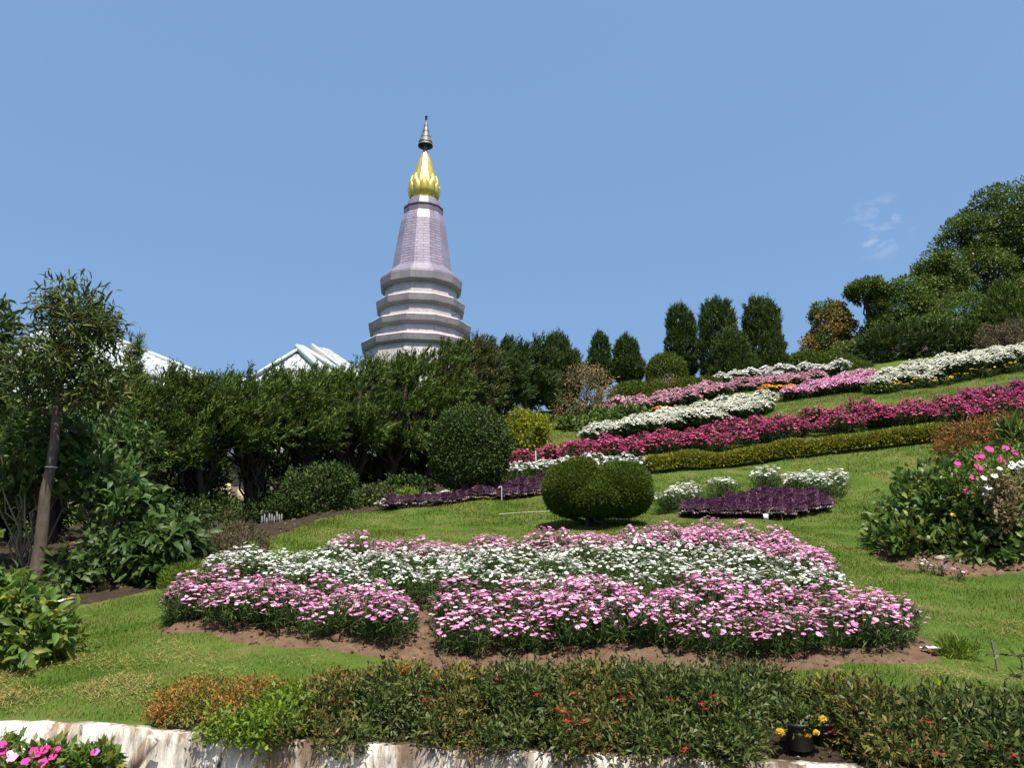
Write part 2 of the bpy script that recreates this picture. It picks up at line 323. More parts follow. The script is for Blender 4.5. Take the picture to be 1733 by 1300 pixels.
def plaster_mat():
    """white limewash, weathered: brown runs from the top edge, dark mould flecks"""
    m, nt, nd, lk, out = nodes('weathered_limewash'); p = nd.new('ShaderNodeBsdfPrincipled'); setin(p, Roughness=.85); p.inputs['Specular IOR Level'].default_value = .2; lk.new(p.outputs[0], out.inputs[0])
    tc = nd.new('ShaderNodeTexCoord')
    def noise(scale, st, lo, hi, det=8.0):
        mp = nd.new('ShaderNodeMapping'); mp.inputs['Scale'].default_value = st; lk.new(tc.outputs['Object'], mp.inputs[0])
        n = nd.new('ShaderNodeTexNoise'); setin(n, Scale=scale, Detail=det, Roughness=.7); lk.new(mp.outputs[0], n.inputs['Vector'])
        r = nd.new('ShaderNodeMapRange'); setin(r, From_Min=lo, From_Max=hi); lk.new(n.outputs[0], r.inputs[0]); return r.outputs[0], n
    def mix(f, a, c):
        x = nd.new('ShaderNodeMix'); x.data_type = 'RGBA'; lk.new(f, x.inputs[0]); lk.new(a, x.inputs[6]); x.inputs[7].default_value = (*c, 1); return x.outputs[2]
    base = nd.new('ShaderNodeRGB'); base.outputs[0].default_value = (.60, .58, .52, 1)
    f1, _ = noise(6.5, (1, 1, .14), .44, .58); c = mix(f1, base.outputs[0], (.17, .115, .07))
    f2, _ = noise(2.2, (1, 1, .4), .55, .68); c = mix(f2, c, (.20, .145, .095))
    f3, _ = noise(24.0, (1, 1, .3), .56, .66); c = mix(f3, c, (.045, .04, .035))
    f4, n4 = noise(13.0, (1, 1, .3), .57, .72); c = mix(f4, c, (.16, .15, .14))
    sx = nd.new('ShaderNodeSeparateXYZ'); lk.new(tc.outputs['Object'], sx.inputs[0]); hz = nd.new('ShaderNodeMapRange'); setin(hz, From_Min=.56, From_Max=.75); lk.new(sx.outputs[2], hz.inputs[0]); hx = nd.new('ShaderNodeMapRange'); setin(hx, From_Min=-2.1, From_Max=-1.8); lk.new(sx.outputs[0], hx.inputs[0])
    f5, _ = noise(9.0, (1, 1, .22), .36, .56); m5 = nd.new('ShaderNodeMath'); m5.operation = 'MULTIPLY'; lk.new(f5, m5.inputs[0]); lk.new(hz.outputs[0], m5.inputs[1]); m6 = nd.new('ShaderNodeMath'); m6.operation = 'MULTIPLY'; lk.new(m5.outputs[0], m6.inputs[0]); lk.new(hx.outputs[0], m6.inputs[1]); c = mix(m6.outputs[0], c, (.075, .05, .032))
    lk.new(c, p.inputs['Base Color']); b = nd.new('ShaderNodeBump'); setin(b, Strength=.8, Distance=.02); lk.new(n4.outputs[0], b.inputs['Height']); lk.new(b.outputs[0], p.inputs['Normal']); return m
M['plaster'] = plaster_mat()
def tile_mat(name, c1, c2, mortar, bw, rh, rough=.3, spec=.5, ms=.012, coat=0.0, bump=.25):
    """rows of tiles laid by the UVs (metres along the face, metres up it)"""
    m, nt, nd, lk, out = nodes(name); p = nd.new('ShaderNodeBsdfPrincipled'); setin(p, Roughness=rough); p.inputs['Specular IOR Level'].default_value = spec; lk.new(p.outputs[0], out.inputs[0])
    uv = nd.new('ShaderNodeTexCoord'); b = nd.new('ShaderNodeTexBrick'); setin(b, Scale=1.0, Mortar_Size=ms, Brick_Width=bw, Row_Height=rh, Bias=0.0)
    b.inputs['Color1'].default_value = (*c1, 1); b.inputs['Color2'].default_value = (*c2, 1); b.inputs['Mortar'].default_value = (*mortar, 1); lk.new(uv.outputs['UV'], b.inputs['Vector'])
    nz = nd.new('ShaderNodeTexNoise'); setin(nz, Scale=.35, Detail=8.0, Roughness=.75); lk.new(uv.outputs['Object'], nz.inputs['Vector'])
    mr = nd.new('ShaderNodeMapRange'); setin(mr, From_Min=.3, From_Max=.7, To_Min=.52, To_Max=.88); lk.new(nz.outputs[0], mr.inputs[0])
    vm = nd.new('ShaderNodeVectorMath'); vm.operation = 'SCALE'; lk.new(b.outputs[0], vm.inputs[0]); lk.new(mr.outputs[0], vm.inputs['Scale']); lk.new(vm.outputs[0], p.inputs['Base Color'])
    bp = nd.new('ShaderNodeBump'); setin(bp, Strength=bump, Distance=.05); bp.invert = True; lk.new(b.outputs[1], bp.inputs['Height']); lk.new(bp.outputs[0], p.inputs['Normal']); return m
M['shaft'] = tile_mat('violet_mosaic', (.27, .23, .305), (.335, .275, .34), (.12, .10, .145), 2.6, .62, .33, ms=.07)
M['skirt'] = tile_mat('violet_grey_granite', (.22, .185, .25), (.26, .22, .28), (.12, .10, .14), 2.6, .62, .4, ms=.05)
M['drum'] = tile_mat('rose_grey_mosaic', (.51, .455, .44), (.45, .41, .41), (.29, .26, .26), 1.6, 1.1, .33, ms=.04)
M['cornice'] = tile_mat('mauve_granite', (.285, .25, .255), (.24, .215, .225), (.155, .14, .145), 2.4, 1.6, .45, ms=.03)
M['collar'] = tile_mat('dark_violet_granite', (.20, .16, .20), (.25, .20, .24), (.12, .10, .13), 1.4, .9, .4, ms=.03)
M['rooftile'] = tile_mat('white_roof_tiles', (.50, .53, .52), (.42, .46, .46), (.16, .19, .20), .75, .6, .5, ms=.045)
M['roofwhite'] = solid('white_bargeboard', (.46, .52, .51), .6, c2=(.38, .44, .43), scale=2)
M['roofshade'] = solid('grey_gutter', (.26, .26, .26), .6, c2=(.20, .2, .2), scale=3)
M['plainwall'] = solid('buff_render', (.34, .28, .18), .85, c2=(.26, .21, .14), scale=2)
M['paleshutter'] = solid('pale_yellow_shutter', (.50, .46, .25), .7, c2=(.42, .37, .2), scale=3)
M['gold'] = solid('gold_mosaic', (.80, .58, .14), .30, metal=.75, c2=(.70, .48, .10), scale=1.2)
M['silver'] = solid('pierced_silver', (.16, .165, .15), .5, metal=.3, c2=(.04, .045, .04), scale=2.2)
M['tilepath'] = solid('worn_paving', (.22, .20, .18), .9, c2=(.3, .28, .25), scale=3, bump=.3)

# ------------------------------------------------------------------ ground
nu, nv = 260, 300
v = np.concatenate([[0], np.cumsum(np.geomspace(.03, 14, nv - 1))]); v *= 600 / v[-1]
v = np.where(v < 40, v, v); u = np.linspace(-1, 1, nu)
UU, VV = np.meshgrid(u, v); XX = UU * (5.5 + VV * 1.1); YY = wall_y(XX) + .09 + VV
a = Acc(); ZZ = ground(XX.ravel(), YY.ravel())
a.add(np.stack([XX.ravel(), YY.ravel(), ZZ], 1), [(j * nu + i, j * nu + i + 1, (j + 1) * nu + i + 1, (j + 1) * nu + i) for j in range(nv - 1) for i in range(nu - 1)])
tag(a.build('ground', M['turf'], smooth=True), kind='structure')
a = Acc(); xs = np.linspace(-60, 60, 61)
a.add([[x, y, 0] for y in (-60, 1) for x in xs] + [[x, float(wall_y(x)) + .05, 0] for x in xs], [(j * 61 + i, j * 61 + i + 1, (j + 1) * 61 + i + 1, (j + 1) * 61 + i) for j in range(2) for i in range(60)])
tag(a.build('path', M['tilepath']), kind='structure')

# retaining wall: a thick, slightly leaning strip with an uneven top edge
xs = np.arange(-9, 8, .045); r_ = np.random.default_rng(3)
top = WALL_TOP + .004 * np.sin(xs * 1.7) + .002 * np.sin(xs * 7.3) + r_.normal(size=len(xs)) * .0025 - .012 * (xs > -1.95)
lean = .05; yw = wall_y(xs); rows = []
prof = [(0, 0), (.35, .34 * lean / .75), (.55, .55 * lean / .75), (.74, lean * .95), (1.0, None)]
Vw = []
for t, l in [(0, 0), (.3, .3), (.55, .55), (.78, .78), (.93, .93), (1.0, 1.08), (1.0, 2.6), (0, 2.6)]:
    Vw.append(np.stack([xs, yw + lean * l + (r_.normal(size=len(xs)) * .004 if 0 < t < 1 else 0), top * t + (.004 if l > 1.5 and t else 0)], 1))
n = len(xs); Vw = np.concatenate(Vw); fs = [(j * n + i, j * n + i + 1, (j + 1) * n + i + 1, (j + 1) * n + i) for j in range(7) for i in range(n - 1)]
a = Acc(); a.add(Vw, fs, 0); a.add(Vw[[0, n, 2 * n, 3 * n, 4 * n, 5 * n, 6 * n, 7 * n]], [(0, 1, 2, 3, 4, 5, 6, 7)]); a.add(Vw[[n - 1 + k * n for k in range(8)]], [(7, 6, 5, 4, 3, 2, 1, 0)])
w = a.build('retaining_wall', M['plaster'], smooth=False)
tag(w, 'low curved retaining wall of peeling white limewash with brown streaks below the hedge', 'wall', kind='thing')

def in_poly(x, y, poly):
    poly = np.asarray(poly)[:, :2]; c = np.zeros(len(x), bool); j = len(poly) - 1
    for i in range(len(poly)):
        xi, yi = poly[i]; xj, yj = poly[j]
        c ^= ((yi > y) != (yj > y)) & (x < (xj - xi) * (y - yi) / (yj - yi + 1e-12) + xi); j = i
    return c
def edge_dist(x, y, poly):
    poly = np.asarray(poly)[:, :2]; d = np.full(len(x), 1e9)
    for i in range(len(poly)):
        p, q = poly[i], poly[(i + 1) % len(poly)]; e = q - p; t = np.clip(((x - p[0]) * e[0] + (y - p[1]) * e[1]) / (e @ e + 1e-9), 0, 1)
        d = np.minimum(d, np.hypot(x - p[0] - t * e[0], y - p[1] - t * e[1]))
    return d
def wobble(poly, k=6, amp=.05, seed=1):
    r = np.random.default_rng(seed); P = []
    poly = np.asarray(poly)[:, :2]
    for i in range(len(poly)):
        p, q = poly[i], poly[(i + 1) % len(poly)]
        for t in np.arange(k) / k: P.append(p + (q - p) * t + r.normal(size=2) * amp * (t > 0))
    return np.array(P)
def soil_patch(name, poly, mat, step=.05, rise=.05, lumps=.02):
    """a mound of soil: highest inside, dipping under the turf at its own edge"""
    poly = np.asarray(poly)[:, :2]; lo, hi = poly.min(0) - step * 2, poly.max(0) + step * 2
    gx = np.arange(lo[0], hi[0], step); gy = np.arange(lo[1], hi[1], step); X, Y = np.meshgrid(gx, gy); x, y = X.ravel(), Y.ravel()
    ins = in_poly(x, y, poly); d = edge_dist(x, y, poly) * np.where(ins, 1, -1)
    z = ground(x, y) + np.where(d > 0, np.clip(d / .22, 0, 1) * rise * .8, d * .9)
    z += lumps * (np.sin(x * 17 + 2 * np.sin(y * 9)) * np.sin(y * 19 + x * 5) + .6 * np.sin(x * 41 + y * 13) * np.sin(y * 37)) * np.clip(d / .1, 0, 1)
    nx = len(gx); keep = (d > -step * 2.2); F_ = []
    for j in range(len(gy) - 1):
        for i in range(nx - 1):
            k = j * nx + i
            if keep[k] and keep[k + 1] and keep[k + nx] and keep[k + nx + 1]: F_.append((k, k + 1, k + nx + 1, k + nx))
    a = Acc(); a.add(np.stack([x, y, z], 1), F_); return tag(a.build(name, mat, smooth=True), kind='structure')

BED = wobble([gp(px, Y) for px, Y in [(265, 6.55), (400, 6.2), (560, 6.02), (720, 5.85), (900, 5.78), (1100, 5.7), (1350, 5.62), (1500, 5.66), (1600, 5.85), (1560, 6.6), (1400, 7.6), (1370, 9.2), (1330, 9.5), (1000, 9.3), (700, 8.6), (560, 8.6), (360, 7.6), (300, 6.9)]], 4, .04, 2)
HEDGEBED = [(x, wall_y(x) + .14) for x in np.linspace(-1.9, 3.6, 30)] + [(x, wall_y(x) + (1.15 if x > -.6 else .75)) for x in np.linspace(3.6, -2.0, 30)]
KALEBED = wobble([gp(px, Y) for px, Y in [(1170, 13.4), (1300, 13.15), (1395, 13.35), (1420, 14.4), (1300, 14.9), (1150, 14.4)]], 4, .04, 3)
KALEROW = wobble([gp(px, Y) for px, Y in [(650, 14.6), (780, 15.35), (930, 16.15), (940, 17.2), (860, 17.3), (760, 16.3), (650, 15.0)]], 4, .04, 4)
RIGHTBED = wobble([gp(px, Y) for px, Y in [(1480, 10.1), (1530, 9.45), (1610, 8.95), (1760, 8.7), (1815, 9.0), (1815, 12.2), (1700, 12.6), (1500, 12.3)]], 4, .05, 5)
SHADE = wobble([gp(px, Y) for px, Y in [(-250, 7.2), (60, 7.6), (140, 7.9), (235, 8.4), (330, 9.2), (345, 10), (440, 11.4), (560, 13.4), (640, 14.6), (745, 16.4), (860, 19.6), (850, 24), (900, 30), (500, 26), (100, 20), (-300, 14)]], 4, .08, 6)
soil_patch('soil', BED, M['soil'], .04, .05, .02)
soil_patch('soil', HEDGEBED, M['litter'], .04, .06, .012)
soil_patch('soil', KALEBED, M['soil'], .07, .05, .02)
soil_patch('soil', KALEROW, M['soil'], .07, .05, .02)
soil_patch('soil', RIGHTBED, M['soil'], .06, .05, .025)
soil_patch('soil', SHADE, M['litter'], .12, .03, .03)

# lawn: mown blades, denser and finer towards the path
def lawn():
    r = np.random.default_rng(21); a = Acc(); X, Y, L, W = [], [], [], []
    for y0, y1, den, l, w_ in [(4.3, 6.2, 6500, .027, .0042), (6.2, 9, 3600, .033, .0056), (9, 13, 1900, .045, .0085), (13, 18, 1150, .052, .0115), (18, 27, 620, .06, .016)]:
        hw0, hw1 = .78 * y0 + 1.4, .78 * y1 + 1.4; n_ = int(den * (hw0 + hw1) * (y1 - y0)); y = r.uniform(y0, y1, n_); x = r.uniform(-1, 1, n_) * (.78 * y + 1.4)
        k = y > wall_y(x) + .2
        X.append(x[k]); Y.append(y[k]); L.append(np.full(k.sum(), l)); W.append(np.full(k.sum(), w_))
    X, Y, L, W = map(np.concatenate, (X, Y, L, W)); keep = np.ones(len(X), bool)
    for P in (BED, HEDGEBED, KALEBED, KALEROW, RIGHTBED, SHADE): keep &= ~in_poly(X, Y, P)
    X, Y, L, W = X[keep], Y[keep], L[keep], W[keep]; Z = ground(X, Y)
    tuft = np.clip(.75 + .5 * np.sin(X * 5 + 2 * np.sin(Y * 3.3)) * np.sin(Y * 4.1 + np.sin(X * 2.7)) * .6 + .25 * np.sin(X * 1.3 + Y) , .45, 1.35)
    L = L * tuft * r.uniform(.6, 1.35, len(L)); ang = r.uniform(0, 2 * PI, len(X)); lean_ = r.uniform(.1, .95, len(X))
    A = np.stack([np.cos(ang) * lean_ + .15, np.sin(ang) * lean_, np.ones(len(X))], 1); N = np.stack([np.cos(ang + 1.57), np.sin(ang + 1.57), 0 * ang], 1)
    a.stamp(BLADE, BLADE_F, np.stack([X, Y, Z - .004], 1), frames(A, np.stack([-np.cos(ang), -np.sin(ang), lean_], 1) + .3 * rnd(len(X), r)), np.stack([W, L, L], 1))
    o = a.build('grass', M['grass']); return tag(o, 'mown green lawn grass covering the slope around the flower beds', 'grass', kind='stuff')
lawn()
def dry_grass(zones):
    r = np.random.default_rng(23); a = Acc(); X, Y = [], []
    for px0, px1, y0, y1, n_, cut in zones:
        y = r.uniform(y0, y1, n_); x = (r.uniform(px0, px1, n_) - CX) / F * y * .97; q = np.sin(x * 3.7 + 2 * np.sin(y * 2.9)) * np.sin(y * 4.3 + 1.5 * np.sin(x * 2.1)) + .5 * np.sin(x * 9 + y * 7) + r.normal(size=n_) * .35
        e = np.minimum(np.minimum(y - y0, y1 - y) / .35, 1); k = (q > cut + (1 - e) * .8) & (y > wall_y(x) + .2)
        for P in (BED, HEDGEBED, KALEBED, KALEROW, RIGHTBED, SHADE): k &= ~in_poly(x, y, P)
        X.append(x[k]); Y.append(y[k])
    X, Y = np.concatenate(X), np.concatenate(Y); n_ = len(X); an = r.uniform(0, 2 * PI, n_); A = np.stack([np.cos(an), np.sin(an), r.uniform(.05, .7, n_)], 1); l = .034 * r.uniform(.6, 1.5, n_)
    a.stamp(BLADE, BLADE_F, np.stack([X, Y, ground(X, Y) + r.uniform(.004, .022, n_)], 1), frames(A, UP + .3 * rnd(n_, r)), np.stack([np.full(n_, .0045) * np.maximum(1, Y / 7), l, l], 1))
    return tag(a.build('dry_grass', M['strawgrass']), 'yellowed dry grass in worn patches of the lawn', 'dry grass', kind='stuff')
dry_grass([(-60, 290, 4.7, 6.3, 14000, .25), (-60, 200, 4.65, 5.3, 4000, -.1), (260, 700, 5.0, 6.2, 6000, .5), (1560, 1800, 5.3, 7.4, 9000, .35), (1250, 1560, 5.2, 5.7, 5000, .2), (430, 620, 11.4, 13.5, 5000, .3), (600, 1000, 9.6, 12.5, 9000, .75), (1350, 1560, 7.5, 12, 14000, .6), (1100, 1560, 14.8, 17, 7000, .7), (1350, 1760, 21.5, 24.8, 12000, .1), (900, 1000, 23, 27, 7000, -.2)])
#@@PLANTS
# ------------------------------------------------------------------ plant builders
def proj_pick(P, px, py, rad=9):
    """the leaf nearest the path among those seen around a spot of the photo"""
    x, y = project(P); d = np.hypot(x - px, y - py); k = np.where(d < rad)[0]
    if len(k) == 0: k = np.argsort(d)[:6]
    return P[k[np.argmin(P[k, 1])]]
def bl(px, py, Y, wpx, hpx, dep):
    """ellipsoid (centre, radii) whose outline spans wpx x hpx photo pixels at distance Y, dep metres deep"""
    m_ = mpp(py, Y); return (*at(px, py, Y), wpx * m_ / 2, dep, hpx * m_ / 2)
def base_of(blobs, dy=0.0):
    b = np.array(blobs); x = float(np.average(b[:, 0], weights=b[:, 3])); y = float(np.average(b[:, 1], weights=b[:, 3])) + dy
    return np.array([x, y, gz(x, y)])
def seed(n): return np.random.default_rng(n)

def broad_tree(name, label, cat, blobs, mat, sd, ncl=240, rad=.35, m=16, L=.14, W=.07, trunk_r=.12, base=None, up=.2, droop=0., group=None, bark='bark_dark', T=LEAF, TF=LEAF_F, wild=.9, limbs=None, shell=(.6, 1.02), flare=1.5, inner=.55, clumpy=False):
    if clumpy: ncl, rad, m, L, W, shell = int(ncl * .30), rad * 1.75, int(m * 8.5), L * .7, W * .7, (shell[0] + .15, shell[1])
    r = seed(sd); bs = np.asarray(base if base is not None else base_of(blobs), float)
    t = thing(name, bs, label, cat, group)
    C, O = clumps([(*q_[:3], max(.3, q_[3] - rad * .62), max(.3, q_[4] - rad * .62), max(.3, q_[5] - rad * .5)) for q_ in blobs] if clumpy else blobs, ncl, r, shell, inner=inner)
    a = Acc()
    if clumpy:                                   # each clump a dome of leaves, closed above and open below
        n_ = ncl * m; d_ = unit(rnd(n_, r) + .9 * unit(np.repeat(O, m, 0) + UP * .8)); q_ = rad * np.repeat(r.uniform(.6, 1.25, ncl), m) * r.uniform(.62, 1.0, n_); P_ = np.repeat(C, m, 0) + d_ * q_[:, None] * [1, 1, .75]
        leaves(a, P_, d_, 1, .04, L, W, r, up=up, droop=droop, wild=wild, face=.5, T=T, TF=TF)
    else: leaves(a, C, O, m, rad, L, W, r, up=up, droop=droop, wild=wild, T=T, TF=TF)
    a.build('crown', M[mat], t, bs)
    B = np.array(blobs); b = Acc(); lowc = B[np.argmax(B[:, 3] * B[:, 5])]
    fork = np.array([lowc[0], lowc[1], max(bs[2] + .3, lowc[2] - lowc[5] * .45)])
    pts = bent(bs - [0, 0, .15], fork, 9, .015, r); tube(b, pts, np.linspace(trunk_r * flare, trunk_r * .75, 9) if flare else trunk_r, 10, cap=False)
    tips = [q[:3] + [0, 0, q[5] * .25] for q in B] + [C[k] for k in r.choice(len(C), limbs if limbs is not None else 10)]
    for q in tips:
        s = pts[r.integers(5, 9)]; tube(b, bent(s, q, 6, .07, r, sag=-.03), np.linspace(trunk_r * .42, trunk_r * .07, 6), 5, cap=False)
    b.build('trunk', M[bark], t, bs); return t, C

def juniper(name, label, blobs, sd, base, mat='juniper', ncl=420, m=20, ln=.42, L=.16, W=.034, wind=(.25, -.05, .1), trunk_r=.11, trunks=1, group=None, cat='conifer', up=.55, leaders=0, shell=(.72, 1.0), limb=7, floor=None, spread=.36, cushion=None):
    r = seed(sd); bs = np.asarray(base, float); t = thing(name, bs, label, cat, group); a = Acc()
    C, O = clumps(blobs, ncl, r, shell, floor=floor)
    if cushion:
        C1 = np.repeat(C, cushion[0], 0); O1 = unit(np.repeat(O, cushion[0], 0) + rnd(len(C1), r) * .35 + [0, 0, .25]); sprays(a, C1 + rnd(len(C1), r) * cushion[1] * [1, 1, .7], O1, m, ln, L, W, r, up=up, wind=wind, spread=spread)
    else: sprays(a, C, O, m, ln, L, W, r, up=up, wind=wind, spread=spread)
    B = np.array(blobs)
    if leaders:                                   # loose leading shoots above the crown
        k = np.argsort(-C[:, 2])[:leaders * 3]; k = r.choice(k, leaders, replace=False)
        sprays(a, C[k], np.tile(UP, (leaders, 1)), 34, ln * 1.5, L * .8, W * .9, r, up=1.4, wind=wind, spread=.42)
    a.build('crown', M[mat], t, bs); b = Acc()
    for k in range(trunks):
        lowc = B[k % len(B)]; o = np.array([r.normal() * .12 * (trunks > 1), r.normal() * .12 * (trunks > 1), 0]); p0 = bs + o - [0, 0, .2]
        top = np.array([lowc[0] + r.normal() * .15, lowc[1], lowc[2] + lowc[5] * .3]); pts = bent(p0, top, 8, .025, r)
        tube(b, pts, np.linspace(trunk_r * 1.25, trunk_r * .35, 8), 8, cap=False)
        for j in r.choice(len(C), limb): tube(b, bent(pts[r.integers(2, 6)], C[j] - O[j] * .1, 5, .08, r), np.linspace(trunk_r * .35, trunk_r * .07, 5), 4, cap=False)
    b.build('trunk', M['bark_dark'], t, bs); return t, C

def shrub(name, label, blobs, mat, sd, ncl=300, m=12, rad=.06, L=.05, W=.018, cat='shrub', group=None, up=.3, droop=0., wild=.9, T=LEAF, TF=LEAF_F, stems=8, stem_r=.006, stem_mat='bark', base=None, shell=(.55, 1.03), face=.6, out=.8, floor=None, inner=.55, spray=None):
    r = seed(sd); bs = np.asarray(base if base is not None else base_of(blobs), float); t = thing(name, bs, label, cat, group)
    C, O = clumps(blobs, ncl, r, shell, floor=floor, inner=inner); a = Acc()
    if spray: P = sprays(a, C, O, m, spray, L, W, r, up=up, out=out, spread=.6)
    else: P = leaves(a, C, O, m, rad, L, W, r, up=up, droop=droop, wild=wild, T=T, TF=TF, face=face, out=out)
    a.build('foliage', M[mat], t, bs); b = Acc()
    for j in r.choice(len(C), stems):
        p0 = bs + np.array([r.normal() * .05, r.normal() * .05, -.04]); tube(b, bent(p0, C[j], 6, .05, r), np.linspace(stem_r, stem_r * .4, 6), 5, cap=False)
    b.build('stems', M[stem_mat], t, bs); return t, P, bs

def clipped(name, label, blobs, mat, sd, n=16000, L=.05, W=.014, cat='clipped bush', base=None, trunk=None, rough=.03, group=None, flat=.0):
    """shorn surface: short shoots standing out of the ellipsoids, slightly uneven"""
    r = seed(sd); bs = np.asarray(base if base is not None else base_of(blobs), float); t = thing(name, bs, label, cat, group)
    C, O = clumps(blobs, n, r, (.93, 1.0), inner=.97); q = np.sin(C[:, 0] * 9 + sd) * np.sin(C[:, 1] * 8) * np.sin(C[:, 2] * 10 + 1) * rough
    C = C + O * (q[:, None] + r.normal(size=(n, 1)) * rough * .45); a = Acc(); A = unit(O * .9 + UP * .35 + rnd(n, r) * .5)
    l = L * r.uniform(.6, 1.4, n); a.stamp(NEEDLE, NEEDLE_F, C, frames(A, O + rnd(n, r)), np.stack([l * W / L, l, l], 1))
    C2, O2 = clumps(blobs, n // 3, r, (.78, .93), inner=.9); A = unit(O2 * .3 + rnd(n // 3, r)); l2 = np.full(n // 3, L * 1.6)   # the leafy layer just below the shorn face
    a.stamp(LEAF, LEAF_F, C2, frames(A, O2 + .3 * rnd(n // 3, r)), np.stack([l2 * .7, l2, l2], 1))
    a.build('foliage', M[mat], t, bs); b = Acc(); B = np.array(blobs)
    for k in range(trunk[0] if trunk else 5):
        rr = trunk[1] if trunk else .012; p0 = bs + np.array([r.normal() * rr * 2.2, r.normal() * rr * 2.2, -.05]); c = B[k % len(B)]
        tube(b, bent(p0, c[:3] + r.normal(size=3) * c[3:] * .35, 6, .05, r), np.linspace(rr, rr * .4, 6), 6, cap=False)
    b.build('trunk', M['bark_dark'], t, bs); return t, C

# ------------------------------------------------------------------ bedding plants: a few of each kind, then copies
def bed_plant(name, label, cat, group, sd, h, rad, nst, nfl, fd, petal, eye, leafm, L=.075, W=.008, dens=9, dome=.5, tmpl=DAISY, upf=1.0, merge=False, flo=.0, leafT=LEAF, leafF=LEAF_F, spread=.55, low=.3):
    """stems of small leaves from one root with flower heads over a dome"""
    r = seed(sd); fo = Acc(); fl = Acc()
    n = nst; ang = r.uniform(0, 2 * PI, n); q = np.sqrt(r.uniform(0, 1, n)); tip = np.stack([np.cos(ang) * q * rad, np.sin(ang) * q * rad, h * (1 - dome * q ** 2) * r.uniform(.8, 1.0, n)], 1)
    root = tip * np.array([.45, .45, 0]); tt = r.uniform(low, 1.0, (n, dens)); P = root[:, None] + (tip - root)[:, None] * tt[..., None]; P = P.reshape(-1, 3) + rnd(n * dens, r) * .012
    d = np.repeat(unit(tip - root), dens, 0); A = unit(d * .7 + rnd(len(P), r) * spread); l = L * r.uniform(.6, 1.2, len(P))
    fo.stamp(leafT, leafF, P, frames(A, UP + .7 * rnd(len(P), r)), np.stack([l * W / L, l, l], 1))
    for k in range(min(n, 10)): tube(fo, np.stack([root[k] - [0, 0, .03], (root[k] + tip[k]) / 2, tip[k]]), [.004, .003, .002], 4, 0, False)
    ang = r.uniform(0, 2 * PI, nfl); q = np.sqrt(r.uniform(0, 1, nfl)); k = 1 + flo
    FP = np.stack([np.cos(ang) * q * rad * k, np.sin(ang) * q * rad * k, h * (1.02 - dome * q ** 2) + r.normal(size=nfl) * h * .05 + .01], 1)
    N = unit(np.stack([np.cos(ang) * q * .4, np.sin(ang) * q * .4 - .05, np.full(nfl, upf)], 1) + rnd(nfl, r) * .2); T_, Ff, mm = tmpl
    R = frames(np.cross(N, rnd(nfl, r)), N); s = fd / 2 * np.where(r.uniform(size=nfl) < .14, r.uniform(.3, .5, nfl), r.uniform(.7, 1.3, nfl))
    if merge:
        for q_ in FP: tube(fo, [q_ * [.5, .5, .4], q_], [.005, .004], 3, 0, False)
        fo.stamp(T_, Ff, FP, R, s, [1 if x == 0 else 2 for x in mm]); o = fo.build(name, [M[leafm], M[petal], M[eye]], None, (0, 0, 0))
    else:
        fl.stamp(T_, Ff, FP, R, s, mm); o = fo.build(name, M[leafm], None, (0, 0, 0)); c = fl.build('flower_heads', [M[petal], M[eye]], o); c['kind'] = 'stuff'
    return tag(o, label, cat, group)
def strip(ctrl, n, sd, jit=.6):
    """ctrl: (photo column, near distance, far distance) along a bed; n plants spread evenly over it"""
    r = seed(sd); pl = [(gp(px, a_), gp(px, b_)) for px, a_, b_ in ctrl]; A_ = np.array([p[0][:2] for p in pl]); B_ = np.array([p[1][:2] for p in pl])
    seg = np.linalg.norm(np.diff((A_ + B_) / 2, axis=0), axis=1); wid = np.linalg.norm(A_ - B_, axis=1); s = np.concatenate([[0], np.cumsum(seg)])
    area = (seg * (wid[1:] + wid[:-1]) / 2).sum(); d = math.sqrt(area / n); out = []; row = 0; f = 0.0; x = 0.0
    while x <= s[-1]:
        w_ = np.interp(x, s, wid); k = max(1, round(w_ / d))
        for j in range(k):
            f = np.clip((j + .5 + r.uniform(-.5, .5) * jit) / k, 0, 1); xx = np.clip(x + r.uniform(-.5, .5) * d * jit, 0, s[-1])
            A1 = np.array([np.interp(xx, s, A_[:, i]) for i in (0, 1)]); B1 = np.array([np.interp(xx, s, B_[:, i]) for i in (0, 1)]); out.append(A1 + (B1 - A1) * f)
        x += d; row += 1
    out = np.array(out); return np.column_stack([out, ground(out[:, 0], out[:, 1])])
def plant_out(protos, pts, sd, smin=.85, smax=1.15, lift=.0):
    """set out copies of the plants; the first spots take the plants themselves"""
    r = seed(sd); pts = pts[r.permutation(len(pts))]
    for i, p in enumerate(pts):
        s = r.uniform(smin, smax); loc = p + [0, 0, lift * r.uniform(.5, 1.4)]; a_ = r.uniform(0, 2 * PI)
        if i < len(protos): o = protos[i]; o.location = tuple(loc); o.rotation_euler = (0, 0, a_); o.scale = (s, s, s)
        else: dup(protos[r.integers(len(protos))], loc, a_, s)

# -- the big bed: pink in front, white behind it, pink again at the top
lab, g = 'pink daisy bush in the front band of the large flower bed above the low wall', 'pink daisies in the front band of the big bed'
fp = [bed_plant('pink_daisy_bush', lab, 'flowering plant', g, 100 + k, .34, .21, 80, 104, .040, 'pink', 'pinkeye', 'daisyleaf', dens=12, dome=.5) for k in range(5)]
pts = strip([(300, 6.65, 7.25), (400, 6.4, 7.1), (560, 6.2, 6.9), (678, 6.15, 6.8)], 29, 1); pts = np.concatenate([pts, strip([(768, 6.05, 6.75), (1000, 5.95, 6.85), (1250, 5.85, 6.85), (1450, 5.85, 6.75), (1560, 5.95, 6.5)], 62, 2)])
plant_out(fp, pts, 3, .7, 1.2)
lab, g = 'white daisy bush in the middle band of the large flower bed', 'white daisies across the middle of the big bed'
wp = [bed_plant('white_daisy_bush', lab, 'flowering plant', g, 120 + k, .34, .24, 85, 96, .039, 'white', 'eye', 'daisyleaf', dens=11, dome=.35) for k in range(4)]
